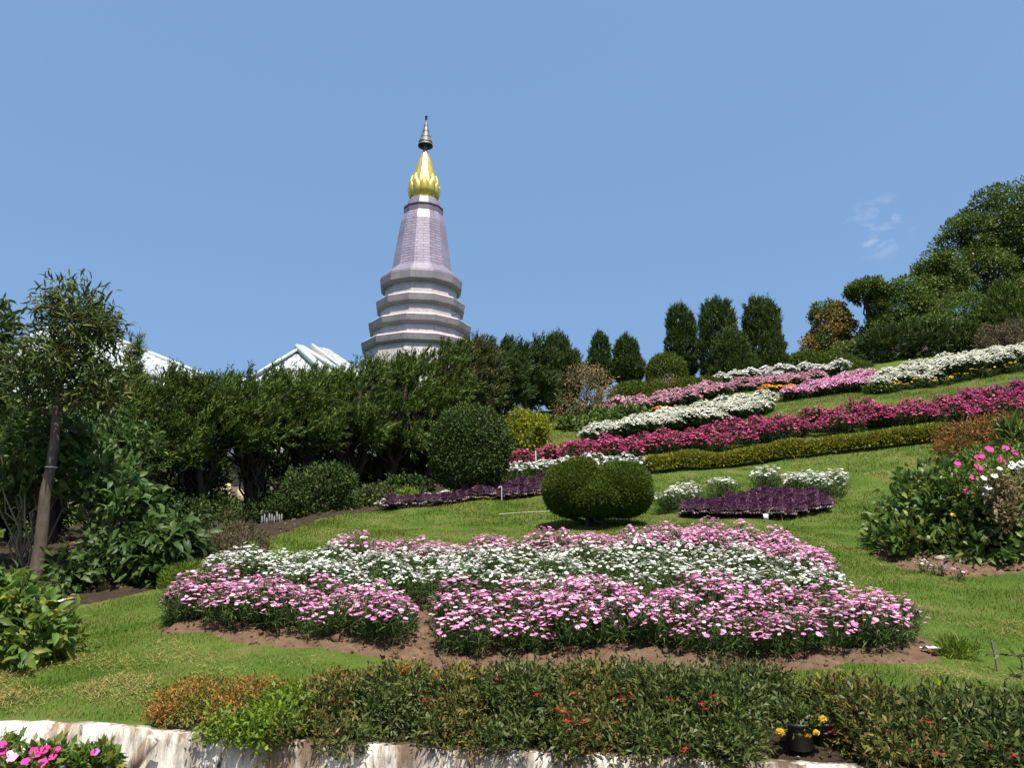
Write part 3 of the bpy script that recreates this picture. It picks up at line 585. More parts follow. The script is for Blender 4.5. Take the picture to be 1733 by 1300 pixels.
pts = strip([(375, 7.7, 8.5), (480, 7.35, 8.5), (620, 7.1, 8.2), (740, 6.95, 7.95), (1000, 7.05, 8.2), (1250, 7.1, 8.2), (1390, 7.1, 7.75), (1425, 7.0, 7.3)], 80, 4); plant_out(wp, pts, 5, .72, 1.15)
lab, g = 'deeper pink daisy bush along the upper edge of the large flower bed', 'pink daisies along the top of the big bed'
up_ = [bed_plant('pink_daisy_bush', lab, 'flowering plant', g, 140 + k, .33, .21, 70, 92, .039, 'pink', 'pinkeye', 'daisyleaf', dens=10, dome=.45) for k in range(3)]
pts = strip([(575, 8.55, 8.85), (660, 8.35, 8.75), (740, 8.05, 8.6), (860, 8.25, 8.65), (960, 8.3, 9.0), (1150, 8.3, 9.3), (1320, 8.1, 9.35), (1380, 7.8, 8.6), (1395, 7.6, 8.0)], 80, 6); plant_out(up_, pts, 7, .72, 1.2)

# -- smaller beds on the lawn: white daisies round purple kale
def kale(name, label, cat, group, sd, R_=.14):
    r = seed(sd); a = Acc()
    for ring, (k, tilt, l, w_, mm) in enumerate([(9, .05, 1.0, .85, 1), (9, .42, 1.0, .8, 1), (9, .78, .95, .7, 0), (8, 1.08, .88, .55, 0), (6, 1.35, .78, .4, 0)]):
        for j in range(k):
            an = 2 * PI * j / k + ring * .35 + r.normal() * .12; tl = tilt + r.normal() * .08; d = np.array([math.cos(an) * math.cos(tl), math.sin(an) * math.cos(tl), math.sin(tl)])
            P = np.array([[math.cos(an) * .02, math.sin(an) * .02, .05 + .012 * ring]]); N = UP * math.cos(tl) - np.array([math.cos(an), math.sin(an), 0]) * math.sin(tl)
            nn = 7; V = [[0, 0, 0]]; fs = []                     # a frilled fan
            for i in range(nn): th = (i / (nn - 1) - .5) * 2.3; V.append([math.sin(th) * .5, .45 + .5 * math.cos(th), .10 * (-1) ** i])
            for i in range(nn - 1): fs.append((0, 1 + i, 2 + i))
            a.stamp(np.array(V), fs, P, frames(d[None], N[None]), np.array([[w_ * R_, l * R_, R_]]), mm)
    return tag(a.build(name, [M['kale_in'], M['kale_out']], None, (0, 0, 0)), label, cat, group)
lab, g = 'purple ornamental kale head in the oval bed fringed with white daisies', 'purple kale in the oval bed'
kp = [kale('ornamental_kale', lab, 'kale', g, 160 + k, .15) for k in range(3)]
pts = strip([(1165, 13.35, 13.9), (1230, 13.1, 14.4), (1300, 13.0, 14.6), (1350, 13.05, 14.5), (1405, 13.25, 13.9)], 80, 8, .3); plant_out(kp, pts, 9, .85, 1.2, .03)
lab, g = 'white daisy bush behind the purple kale of the oval bed', 'white daisies round the oval bed'
w2 = [bed_plant('white_daisy_bush', lab, 'flowering plant', g, 170 + k, .42, .27, 55, 34, .062, 'white', 'eye', 'daisyleaf', dens=8, dome=.35, L=.09, W=.012, tmpl=DAISY) for k in range(3)]
pts = np.concatenate([strip([(1125, 13.6, 14.3), (1150, 13.9, 14.7), (1185, 14.5, 14.9)], 9, 10), strip([(1215, 14.9, 15.3), (1250, 14.9, 15.4)], 4, 11), strip([(1290, 15, 15.5), (1320, 15, 15.5)], 4, 12), strip([(1340, 14.6, 15.2), (1380, 14.2, 15.1), (1430, 13.9, 14.9)], 14, 13)])
plant_out(w2, pts, 14, .8, 1.1)
lab, g = 'purple ornamental kale head in the row along the lawn below the round bush', 'purple kale in the row below the round bush'
kq = [kale('ornamental_kale', lab, 'kale', g, 180 + k, .165) for k in range(3)]
pts = np.concatenate([strip([(662, 14.45, 14.6), (730, 14.9, 15.1), (800, 15.25, 15.5), (920, 15.95, 16.2)], 22, 15, .15), strip([(790, 15.75, 16.0), (860, 16.1, 16.5), (935, 16.4, 17.0)], 18, 16, .4)]); plant_out(kq, pts, 17, .9, 1.2, .03)
lab, g = 'low white alyssum clump behind the purple kale row', 'white alyssum behind the kale row'
al = [bed_plant('white_alyssum_clump', lab, 'flowering plant', g, 190 + k, .17, .2, 24, 70, .045, 'white', 'eye', 'daisyleaf', dens=4, tmpl=TINYF, merge=True) for k in range(2)]
pts = np.concatenate([strip([(650, 14.5, 14.75), (690, 14.95, 15.15), (760, 15.6, 15.9)], 11, 18), strip([(725, 15.8, 16.2), (755, 16, 16.4)], 4, 19)]); plant_out(al, pts, 20)
lab, g = 'white daisy bush between the crimson band and the kale row', 'white daisies below the crimson band'
w3 = [bed_plant('white_daisy_bush', lab, 'flowering plant', g, 200 + k, .4, .28, 50, 34, .075, 'white', 'eye', 'daisyleaf', dens=8, L=.1, W=.016, tmpl=TINYF) for k in range(2)]
pts = np.concatenate([strip([(865, 17.3, 17.9), (930, 17.2, 18.1), (1010, 17.3, 18.1), (1095, 17.3, 17.7)], 20, 21)]); plant_out(w3, pts, 22)

# -- bands that climb the slope
def band(name, label, group, ctrl, n, sd, h, rad, nfl, fd, petal, leafm='darkleaf', nst=34, dome=.3, merge=True, kinds=4, smin=.68, smax=1.2, eye='eye', dens=6, flo=.0, cat='flowering plant', L=.11, W=.022):
    ps = [bed_plant(name, label, cat, group, sd * 10 + k, h, rad, nst, nfl, fd, petal, eye, leafm, dens=dens, L=L, W=W, tmpl=TINYF, merge=merge, dome=dome, flo=flo) for k in range(kinds)]
    plant_out(ps, strip(ctrl, n, sd, .95), sd + 1, smin, smax)
band('crimson_dianthus_plant', 'crimson dianthus clump in the long red band below the white daisies', 'crimson dianthus in the long band', [(870, 18.4, 19.0), (960, 18.7, 19.8), (1100, 19.2, 20.6), (1250, 19.5, 20.8), (1355, 19.7, 20.9), (1480, 19.4, 20.6), (1600, 19.0, 20.2), (1760, 18.5, 19.7)], 135, 31, .52, .34, 125, .06, 'crimson', dome=.62)
band('magenta_dianthus_plant', 'purplish magenta dianthus clump at the upper end of the red band', 'magenta dianthus at the end of the red band', [(1610, 20.0, 20.6), (1760, 19.5, 20.4)], 14, 32, .54, .33, 115, .062, 'magenta', dome=.6)
band('white_marguerite_plant', 'cream white marguerite clump in the pointed white band above the red band', 'marguerites in the pointed white band', [(995, 22.7, 23.0), (1060, 22.9, 24.0), (1150, 23.3, 25.2), (1240, 23.8, 26.0), (1295, 24.3, 25.8), (1308, 24.6, 25.2)], 84, 33, .5, .4, 240, .07, 'cream', flo=.05, dome=.42)
band('white_marguerite_plant', 'cream white marguerite clump in the tallest white band near the crest', 'marguerites in the white band near the crest', [(1485, 25.1, 26.0), (1530, 25.0, 27.0), (1600, 24.8, 27.6), (1680, 24.6, 27.6), (1790, 24.2, 27.2)], 110, 34, .62, .42, 240, .07, 'cream', flo=.05, dome=.42)
band('yellow_marigold_plant', 'yellow marigold plant along the foot of the tallest white band', 'yellow marigolds below the white band', [(1500, 24.75, 24.95), (1600, 24.45, 24.7), (1700, 24.2, 24.45), (1780, 24.0, 24.3)], 28, 35, .32, .22, 6, .10, 'yellowpetal', nst=26)
band('pink_aster_plant', 'pale pink aster clump in the band below the domed conifers', 'pale pink asters below the conifers', [(1028, 28.1, 28.8), (1100, 28.3, 30.2), (1180, 28.8, 30.9), (1235, 29.3, 30.6)], 56, 36, .48, .4, 150, .085, 'palepink', L=.14, W=.03, dome=.55)
band('pink_aster_plant', 'pale pink aster clump between the white bedding row and the orange strip', 'pale pink asters below the white row', [(1240, 30.2, 31.6), (1310, 30.2, 31.8), (1400, 29.6, 31.2)], 34, 37, .45, .4, 150, .085, 'palepink', L=.14, W=.03, dome=.55)
band('bright_pink_aster_plant', 'bright pink aster clump in the tongue of pink beside the tallest white band', 'bright pink asters beside the white band', [(1335, 26.0, 26.6), (1380, 26.0, 27.6), (1430, 26.0, 28.4), (1475, 25.9, 28.2)], 48, 38, .45, .38, 150, .075, 'pink', L=.12, W=.025, dome=.55)
band('white_petunia_plant', 'white petunia clump in the thin row under the cypress columns', 'white petunias in the thin upper row', [(1222, 31.6, 32.2), (1300, 32.1, 32.7), (1380, 31.9, 32.6), (1440, 31.2, 32.0)], 40, 39, .66, .36, 90, .11, 'white', L=.13, W=.03)
band('orange_marigold_plant', 'orange marigold plant in the short strip below the pale pink asters', 'orange marigolds in the short strip', [(1295, 28.6, 29.3), (1340, 28.5, 29.3)], 14, 40, .22, .24, 40, .09, 'orangepetal', L=.1, W=.02)
band('orange_marigold_plant', 'orange marigold plant at the edge of the pale pink band', 'orange marigolds by the pink band', [(1108, 27.4, 27.8), (1128, 27.4, 27.8)], 5, 41, .25, .2, 22, .08, 'orangepetal', L=.1, W=.02)

# -- clipped golden hedge that runs below the red band
def ribbon_hedge(name, label, cat, ctrl, h, w_, mat, sd, n, L=.05, W=.02):
    r = seed(sd); pts = np.array([gp(px, Y) for px, Y in ctrl]); s = np.concatenate([[0], np.cumsum(np.linalg.norm(np.diff(pts[:, :2], axis=0), axis=1))])
    x = r.uniform(0, s[-1], n); px_, py_ = np.interp(x, s, pts[:, 0]), np.interp(x, s, pts[:, 1]); e = 1e-2
    tx, ty = np.interp(x + e, s, pts[:, 0]) - np.interp(x - e, s, pts[:, 0]), np.interp(x + e, s, pts[:, 1]) - np.interp(x - e, s, pts[:, 1]); T_ = unit(np.stack([tx, ty], 1)); nrm = np.stack([-T_[:, 1], T_[:, 0]], 1)
    a_ = r.uniform(0, PI, n); q = r.uniform(.82, 1.03, n); cc = np.sign(np.cos(a_)) * np.abs(np.cos(a_)) ** .55; ss = np.abs(np.sin(a_)) ** .55
    hh = h * (1 + .10 * np.sin(x * 2.3) + .07 * np.sin(x * 5.7 + 1)); X = px_ + nrm[:, 0] * cc * q * w_ / 2; Y = py_ + nrm[:, 1] * cc * q * w_ / 2; Z = ground(px_, py_) + ss * q * hh
    O = unit(np.stack([nrm[:, 0] * cc, nrm[:, 1] * cc, ss], 1)); A = unit(O * .8 + UP * .3 + rnd(n, r) * .6); l = L * r.uniform(.6, 1.4, n); b = pts[len(pts) // 2]
    t = thing(name, b, label, cat); a = Acc(); a.stamp(LEAF, LEAF_F, np.stack([X, Y, Z], 1), frames(A, O + .6 * rnd(n, r)), np.stack([l * W / L, l, l], 1)); a.build('foliage', M[mat], t, b); c = Acc()
    for k in range(int(s[-1] / .35)):
        xx = (k + .5) * .35; p = np.array([np.interp(xx, s, pts[:, i]) for i in range(3)]); tube(c, bent(p - [0, 0, .05], p + [r.normal() * .06, r.normal() * .06, h * .85], 4, .05, r), [.012, .01, .007, .004], 5, 0, False)
    c.build('stems', M['bark_dark'], t, b)
ribbon_hedge('clipped_hedge', 'low clipped yellow green hedge running along the foot of the red flower band', 'hedge', [(1092, 17.6), (1150, 17.75), (1250, 17.8), (1350, 17.75), (1480, 17.5), (1600, 17.2), (1690, 16.9)], .31, .6, 'goldhedge', 51, 42000, .075, .034)

# ------------------------------------------------------------------ topiary and round bushes
clipped('topiary_bush', 'dark green clipped conifer with two rounded lobes standing alone on the lawn', [bl(968, 829, 12.5, 98, 92, .56), bl(1055, 829, 12.45, 98, 92, .60), bl(1010, 846, 12.35, 120, 58, .55), bl(982, 799, 12.5, 58, 46, .36)], 'topiary', 61, 46000, .045, .011, 'topiary', base=gp(1008, 12.5), trunk=(11, .04), rough=.02)
t, P, b = shrub('round_bush', 'large round dark green bush beside the kale row', [bl(796, 756, 16.3, 136, 140, .8), bl(794, 788, 16.25, 124, 84, .76)], 'roundbush', 62, 2600, 12, .07, .055, .03, 'round bush', base=gp(796, 16.4), shell=(.9, 1.0), inner=.9, stems=16, stem_r=.016, wild=1.1)
shrub('golden_shrub', 'yellow green shrub just behind the large round bush', [bl(893, 735, 20.3, 72, 84, .55), bl(875, 712, 20.4, 40, 40, .4), bl(912, 722, 20.2, 36, 44, .4)], 'goldleaf', 63, 420, 12, .10, .085, .04, base=gp(893, 20.4), stem_mat='bark')
clipped('domed_conifer', 'tall clipped green dome below the first cypress column', [bl(1128, 632, 32.5, 68, 68, .85), bl(1128, 655, 32.5, 76, 50, .85)], 'topiary', 64, 7000, .1, .03, base=gp(1128, 32.6), rough=.05)
clipped('mounded_conifer', 'wide clipped dark mound above the pale pink band', [bl(1075, 676, 30.5, 92, 58, 1.0), bl(1105, 672, 30.6, 60, 46, .9)], 'topiary', 65, 8000, .1, .03, base=gp(1080, 30.6), rough=.05)
clipped('mounded_conifer', 'clipped dark mound overgrown with flowering twigs under the cypress columns', [bl(1165, 664, 31.4, 70, 46, .9), bl(1196, 662, 31.5, 52, 44, .9)], 'topiary', 66, 7000, .1, .03, base=gp(1180, 31.6), rough=.06)
clipped('mounded_conifer', 'broad low clipped mound in front of the bronze tree', [bl(1395, 622, 35.5, 116, 46, 1.3), bl(1440, 632, 35.2, 70, 40, 1.2), bl(1360, 618, 35.8, 60, 40, 1.2)], 'topiary', 67, 12000, .11, .03, base=gp(1395, 35.6), rough=.08)
shrub('flowering_shrub', 'open shrub with cream blossom rising between the two clipped mounds', [bl(1130, 655, 31.2, 66, 34, .6)], 'dryleaf', 68, 110, 8, .14, .10, .045, base=gp(1135, 31.4))
shrub('twiggy_shrub', 'sparse brown twiggy shrub at the end of the conifer row', [bl(985, 668, 27.6, 96, 88, 1.0), bl(960, 690, 27.4, 60, 50, .9), bl(1015, 650, 27.8, 50, 66, .9), bl(985, 635, 27.6, 60, 40, .7)], 'dryleaf', 69, 430, 9, .18, .10, .04, base=gp(985, 27.8), stems=46, stem_r=.02, wild=1.2)
shrub('dark_leafy_shrub', 'dark leafy bed of low shrub left of the pointed white band', [bl(978, 726, 25.0, 68, 36, .6), bl(1020, 714, 25.6, 60, 34, .6), bl(1065, 704, 26.2, 60, 26, .6)], 'hydrangea', 70, 240, 9, .14, .16, .09, base=gp(1000, 25.4), T=BIG, TF=BIG_F)
shrub('pale_hydrangea', 'leafy hydrangea with pale heads above the thin white row', [bl(1330, 638, 33.2, 80, 34, .6), bl(1400, 640, 33.0, 80, 26, .6)], 'hydrangea', 71, 190, 9, .17, .17, .1, base=gp(1360, 33.4), T=BIG, TF=BIG_F)
shrub('leafy_clump', 'low leafy green clump under the tip of the tallest white band', [bl(1490, 660, 25.2, 60, 20, .35)], 'hydrangea', 72, 90, 8, .10, .12, .07, base=gp(1490, 25.0), T=BIG, TF=BIG_F)

# ------------------------------------------------------------------ conifers on the skyline
def column(label, ctrl, sd, Y, mat='cypress', ncl=520, dep=.8, base_px=None, trunk_px=None, ln=.42, group=None):
    blobs = [bl(px, py, Y, w_, h_, dep * w_ / 60) for px, py, w_, h_ in ctrl]; b = gp(base_px or ctrl[-1][0], Y)
    return juniper('cypress_tree', label, blobs, sd, b, mat, int(ncl * 2.2), 20, ln * .72, .15, .042, (.08, 0, .3), .13, group=group, up=.85, leaders=12, cat='cypress', shell=(.8, 1.0))
column('slim cypress column standing over the clipped green dome', [(1148, 548, 36, 56), (1154, 560, 44, 66), (1153, 595, 52, 90), (1155, 622, 48, 50)], 81, 36.5)
column('tall square topped cypress column, second in the row of columns', [(1206, 545, 38, 66), (1222, 545, 40, 70), (1214, 565, 56, 90), (1213, 600, 58, 90), (1218, 630, 60, 54)], 82, 34.5, ncl=600)
column('shorter spreading cypress with bare trunks just in front of the square topped column', [(1238, 600, 56, 76), (1248, 622, 62, 52), (1232, 632, 56, 36)], 83, 33.2, ncl=480)
column('widest cypress column, at the end of the row before the bronze tree', [(1280, 545, 42, 72), (1296, 548, 46, 76), (1288, 562, 58, 90), (1292, 596, 68, 90), (1298, 624, 72, 60)], 84, 34.5, ncl=680)
column('small pointed cypress behind the brown twiggy shrub', [(1015, 606, 30, 76), (1014, 630, 42, 62)], 85, 33.0, ncl=340, ln=.34)
column('small broad cypress touching the pointed one behind the twiggy shrub', [(1060, 606, 38, 66), (1062, 628, 54, 56)], 86, 33.0, ncl=380, ln=.34)
column('bushy cypress column closing the end of the long conifer row', [(942, 622, 44, 104), (958, 640, 50, 90), (946, 668, 60, 60)], 87, 28.5, 'juniper_dark', ncl=620)

# ------------------------------------------------------------------ the long row of junipers
G = 'junipers of the long row'
row = [  # px, Y, top, bottom, width, leaning label
    (70, 13.6, 668, 800, 150, 'juniper of the long row standing behind the slender young tree'),
    (185, 14.2, 640, 790, 140, 'juniper of the long row under the gutter of the white roof'),
    (262, 14.8, 634, 776, 132, 'juniper of the long row below the lower end of the white roof slope'),
    (345, 15.5, 630, 762, 132, 'juniper of the long row in the gap between the two white roofs'),
    (425, 16.2, 628, 752, 128, 'juniper of the long row with a loose leading shoot beside the gabled roof'),
    (505, 17.2, 622, 742, 128, 'juniper of the long row right below the twin gables'),
    (585, 18.2, 614, 735, 124, 'juniper of the long row between the gabled roof and the tower'),
    (662, 19.4, 598, 745, 124, 'juniper of the long row below the tower wall'),
    (735, 20.8, 586, 735, 112, 'juniper of the long row in front of the tower corner, above the round bush'),
    (795, 22.5, 582, 690, 92, 'browning juniper of the long row with bare twigs over the round bush'),
    (838, 24.3, 572, 694, 90, 'darkest juniper of the long row above the yellow green shrub'),
    (893, 26.4, 574, 690, 76, 'juniper of the long row with open trunks beside the twiggy shrub'),
]
for i, (px, Y, t0, b0, w_, lab) in enumerate(row):
    r = seed(300 + i); t0 += 14 if px < 620 else 4; b0 += 22 if px < 760 else 4; mid = (t0 + b0) / 2; hh = b0 - t0; o_ = r.normal(size=4)
    blobs = [bl(px, mid, Y, w_ * .95, hh * .9, 1.25), bl(px - w_ * .24 + o_[0] * 5, t0 + hh * .36 + o_[1] * 5, Y + .1, w_ * .56, hh * .6, .95), bl(px + w_ * .26, t0 + hh * .33 + o_[2] * 6, Y + .1, w_ * .56, hh * .58, .95), bl(px + o_[3] * 12, t0 + hh * .64, Y - .7, w_ * .62, hh * .58, .7), bl(px + w_ * .3, b0 - hh * .26, Y - .5, w_ * .45, hh * .42, .6), bl(px - w_ * .3, b0 - hh * .24, Y - .4, w_ * .45, hh * .4, .6)]
    mat = 'juniper_brown' if 'browning' in lab else ('juniper_dark' if i in (10, 11) else 'juniper')
    juniper('juniper_tree', lab, blobs, 310 + i, gp(px + r.normal() * 8, Y + .35), mat, 92, 30, .24 + .008 * i, .075 + .004 * i, .021 + .0013 * i, (.45, -.15, .05), .085, trunks=4, group=G, leaders=5 if i in (2, 3, 4, 6) else 2, limb=16, up=.5, spread=.34, cushion=(8, .105 + .004 * i), shell=(.8, 1.0))
back = [(-75, 15.5, 660, 900, 150, 'juniper of the rear rank behind the small leafy tree'), (10, 16.2, 680, 890, 130, 'juniper of the rear rank behind the pale stemmed shrub'),  # a second, lower rank fills the dark behind the trunks
    (95, 17.0, 700, 880, 150, 'juniper of the rear rank behind the thicket'), (215, 17.2, 700, 890, 130, 'juniper of the rear rank behind the arching leafy shrub'), (312, 17.6, 690, 880, 110, 'juniper of the rear rank filling the dark before the shed'),
    (462, 19.0, 690, 868, 100, 'juniper of the rear rank in the dark behind the upright leafy shrub'), (545, 20.0, 690, 850, 90, 'juniper of the rear rank between two glimpses of the shed'), (655, 21.5, 680, 835, 100, 'juniper of the rear rank behind the undergrowth'), (720, 22.6, 670, 815, 100, 'juniper of the rear rank against the round bush')]
for i, (px, Y, t0, b0, w_, lab) in enumerate(back):
    hh = b0 - t0; juniper('juniper_tree', lab, [bl(px, t0 + hh * .5, Y, w_, hh, 1.1), bl(px + 10, t0 + hh * .75, Y - .2, w_ * .9, hh * .55, 1.0)], 340 + i, gp(px, Y + .2), 'juniper_dark', 330, 22, .4, .13, .045, (.3, -.1, .1), .09, trunks=2, group='junipers of the rear rank', up=.5)
juniper('juniper_sapling', 'slim upright juniper shoot rising beside the crown of the slender young tree', [bl(222, 620, 14.6, 20, 86, .14), bl(224, 650, 14.6, 30, 60, .2)], 330, gp(224, 14.6), 'juniper', 60, 20, .26, .11, .025, (.1, 0, .3), .05, up=1.1, leaders=3)

# ------------------------------------------------------------------ wood on the crest
broad_tree('bronze_tree', 'bronze tinged broadleaf tree at the lower end of the wood', 'tree', [bl(1405, 556, 43, 78, 84, 1.7), bl(1440, 575, 43, 80, 70, 1.7), bl(1388, 590, 43, 64, 44, 1.5), bl(1425, 600, 43, 100, 40, 1.6), bl(1392, 530, 43, 40, 40, 1.0)], 'tree_gold', 401, 420, .34, 17, .24, .12, .16, base=gp(1420, 43.5), clumpy=True)
broad_tree('leaning_tree', 'dark tree with its crown swept over to one side beside the bronze tree', 'tree', [bl(1462, 492, 41.5, 62, 40, 1.1), bl(1484, 494, 41.5, 46, 46, 1.0), bl(1486, 530, 41.5, 36, 62, .8), bl(1484, 562, 41.5, 44, 50, .9)], 'tree', 402, 320, .26, 16, .22, .10, .15, base=gp(1486, 41.8), clumpy=True)
broad_tree('green_tree', 'mid green rounded tree between the leaning tree and the tall wood', 'tree', [bl(1535, 520, 46, 80, 100, 1.9), bl(1560, 545, 45.5, 90, 80, 1.9), bl(1520, 560, 45, 60, 60, 1.5)], 'tree_light', 403, 420, .42, 16, .26, .13, .2, base=gp(1540, 47), clumpy=True)
broad_tree('tall_tree', 'tallest dark tree of the wood on the crest', 'tree', [bl(1690, 380, 52, 130, 120, 3.0), bl(1640, 420, 52, 110, 100, 2.6), bl(1735, 420, 52, 120, 160, 3.0), bl(1660, 470, 51, 120, 100, 2.8), bl(1720, 520, 51, 120, 110, 2.8), bl(1615, 400, 52.5, 50, 60, 1.4), bl(1700, 340, 52, 70, 60, 1.8), bl(1735, 345, 52, 70, 70, 1.8)], 'tree', 404, 900, .62, 20, .28, .14, .34, shell=(.55, 1.1), base=gp(1690, 52.5), limbs=26, clumpy=True)
broad_tree('dark_tree', 'dark rounded tree at the foot of the tallest tree', 'tree', [bl(1585, 455, 50, 70, 56, 1.8), bl(1600, 490, 49.5, 90, 70, 2.0), bl(1570, 500, 49, 50, 60, 1.4)], 'tree', 405, 420, .4, 17, .26, .13, .2, base=gp(1592, 50), clumpy=True)
broad_tree('pale_tree', 'pale green feathery tree in front of the tall wood', 'tree', [bl(1622, 535, 42, 90, 90, 1.6), bl(1655, 560, 41.5, 60, 60, 1.3), bl(1590, 560, 41.5, 80, 60, 1.4), bl(1630, 575, 41.5, 110, 44, 1.4)], 'tree_light', 406, 420, .32, 15, .22, .09, .15, base=gp(1625, 42.5), limbs=22, clumpy=True)
juniper('young_conifer', 'feathery young conifer before the tall wood at the edge of the view', [bl(1700, 520, 40, 50, 70, .9), bl(1704, 550, 40, 74, 60, 1.2)], 407, gp(1702, 40), 'juniper', 420, 18, .5, .24, .055, (0, 0, .2), .12, up=.6, leaders=5)
juniper('boxed_conifer', 'long box shaped dark conifer along the crest above the tallest white band', [bl(1505, 585, 36, 90, 56, 1.2), bl(1560, 578, 36, 110, 58, 1.3), bl(1610, 574, 36.2, 80, 50, 1.2), bl(1480, 592, 36, 44, 44, 1.0)], 408, gp(1530, 36.2), 'juniper_dark', 900, 18, .36, .2, .05, (.1, 0, 0), .12, trunks=4, up=.5)
shrub('dry_shrub', 'dry grey brown shrub above the tallest white band', [bl(1690, 570, 33, 90, 44, .9), bl(1725, 562, 33, 60, 40, .9)], 'twiggy', 409, 260, 10, .16, .14, .03, base=gp(1700, 33.4), stems=40, stem_r=.016, wild=1.3)
for lab, (px, py, Y, w_, h_), mat, sd in [('deep green wood tree filling the gap below the leaning tree', (1500, 590, 47, 120, 80), 'tree', 411), ('wood tree behind the boxed conifer', (1600, 575, 48, 130, 90), 'tree', 412), ('wood tree low behind the young conifer', (1720, 570, 46, 120, 90), 'tree', 413), ('low green wood tree between the bronze tree and the boxed conifer', (1445, 605, 41, 70, 44), 'tree_light', 414)]:
    broad_tree('wood_tree', lab, 'tree', [bl(px, py, Y, w_, h_, 2.0), bl(px + w_ * .2, py - h_ * .15, Y, w_ * .6, h_ * .7, 1.6), bl(px - w_ * .25, py + h_ * .1, Y, w_ * .55, h_ * .7, 1.6)], mat, sd, 330, .4, 16, .26, .13, .18, base=gp(px, Y + .3), group='trees of the wood on the crest', clumpy=True)

# ------------------------------------------------------------------ slender tree and leafy thicket beside the lawn
tb = at(60, 992, 9.0); tb[2] = gz(tb[0], tb[1]); t = thing('slender_tree', tb, 'slender young broadleaf tree with a straight brown trunk at the edge of the lawn', 'tree')
blobs = [bl(120, 548, 8.9, 120, 100, .5), bl(125, 515, 8.9, 90, 70, .42), bl(88, 615, 8.9, 130, 100, .55), bl(150, 625, 8.9, 130, 100, .5), bl(35, 620, 8.9, 80, 70, .4), bl(170, 560, 8.9, 50, 60, .35), bl(70, 670, 8.9, 90, 50, .4), bl(165, 672, 8.9, 80, 50, .4)]
r = seed(420); C, O = clumps(blobs, 470, r, (.35, 1.1), inner=.4); a = Acc(); leaves(a, C, O, 11, .13, .12, .027, r, up=.15, droop=.15, wild=1.2, out=.7, T=BIG, TF=BIG_F); a.build('crown', M['broad'], t, tb)
b = Acc(); p1, p2 = at(100, 660, 8.9), at(122, 510, 8.9); pts = np.concatenate([bent(tb - [0, 0, .2], p1, 9, .006, r), bent(p1, p2, 6, .02, r)[1:]]); tube(b, pts, np.linspace(.078, .016, len(pts)), 12, cap=False)
for k in r.choice(len(C), 26): s = pts[np.clip(np.searchsorted(pts[:, 2], C[k, 2] - .25), 7, len(pts) - 1)]; tube(b, bent(s, C[k], 5, .06, r), [.016, .013, .01, .007, .004], 5, 0, False)
b.build('trunk', M['bark'], t, tb)
tie = Acc(); q = pts[5]; tube(tie, [q + [0, 0, -.005], q + [0, 0, .005]],   .066, 14); tie.build('tie', M['string'], t, tb)
broad_tree('small_leafy_tree', 'leafy small tree cut by the edge of the view beside the slender tree', 'tree', [bl(-30, 560, 9.6, 80, 90, .5), bl(-12, 545, 9.6, 40, 60, .3), bl(-40, 640, 9.6, 100, 100, .5)], 'broad', 421, 120, .14, 10, .14, .045, .04, base=gp(-60, 9.6), T=BIG, TF=BIG_F, droop=.1)
def thicket(label, blobs, sd, base, mat='understory', ncl=150, m=8, L=.17, W=.085, stems=9, droop=.35, stem_r=.014, rad=.13, name='thicket_shrub'):
    return shrub(name, label, blobs, mat, sd, ncl, m, rad, L, W, 'shrub', None, .1, droop, 1.0, BIG, BIG_F, stems, stem_r, 'stem', base, (.4, 1.03), .5, .8, inner=.45)
thicket('tall leafy shrub on long pale stems around the foot of the slender tree', [bl(40, 760, 9.5, 170, 120, .6), bl(10, 820, 9.6, 120, 80, .5), bl(100, 735, 9.7, 100, 70, .5)], 431, gp(40, 9.7), ncl=170, stems=20, L=.14, W=.07)
thicket('leafy shrub with arching branches reaching over the shaded soil', [bl(190, 830, 9.6, 140, 80, .55), bl(225, 855, 9.4, 90, 56, .45), bl(140, 800, 9.8, 100, 90, .5)], 432, gp(165, 9.9), ncl=120, stems=16, L=.15, W=.075)
thicket('large leaved shrub with drooping foliage between the thicket and the brown bush', [bl(268, 935, 9.1, 120, 80, .42), bl(305, 920, 9.0, 60, 76, .34), bl(230, 925, 9.3, 70, 70, .4), bl(265, 972, 8.9, 80, 44, .3)], 433, gp(265, 9.3), 'drooping', 170, 8, .165, .075, 10, .6)
thicket('yellowing leafy plant with white blooms at the near end of the thicket', [bl(40, 1060, 6.0, 140, 110, .4), bl(75, 1090, 5.9, 80, 80, .33), bl(0, 1010, 6.2, 90, 70, .35)], 434, gp(40, 6.1), 'yellowing', 210, 8, .11, .052, 10, .2, rad=.07, stem_r=.007)
thicket('shaded undergrowth shrub between the slender trunk and the drooping shrub', [bl(150, 960, 8.9, 110, 90, .4), bl(110, 985, 8.7, 70, 50, .3), bl(190, 900, 9.4, 90, 70, .4)], 435, gp(150, 9.1), 'drooping', 60, 8, .14, .065, 12, .4)
thicket('leafy yellow green shrub in front of the juniper row beside the slender trunk', [bl(215, 745, 10.6, 110, 70, .5), bl(160, 700, 10.8, 90, 70, .5), bl(60, 690, 10.5, 120, 60, .5)], 436, gp(190, 10.8), 'understory', 90, 8, .12, .055, 10, .2)
def white_heads(spots, P, petal, parent, o3, d=.045, nm='flower_head', eye='eye', T=DAISY):
    for px, py in spots:
        p = proj_pick(P, px, py); a = Acc(); r = seed(int(px * 7 + py)); k = 7; N = unit(np.array([0, -.35, 1.0]) + rnd(k, r) * .3)
        a.stamp(T[0], T[1], p + np.array([0, -.02, .03]) + rnd(k, r) * d * .6, frames(np.cross(N, rnd(k, r)), N), d / 2 * r.uniform(.8, 1.2, k), T[2]); a.build(nm, [M[petal], M[eye]], parent, o3)
yt = [o for o in COL.objects if o.get('label', '').startswith('yellowing leafy')][0]
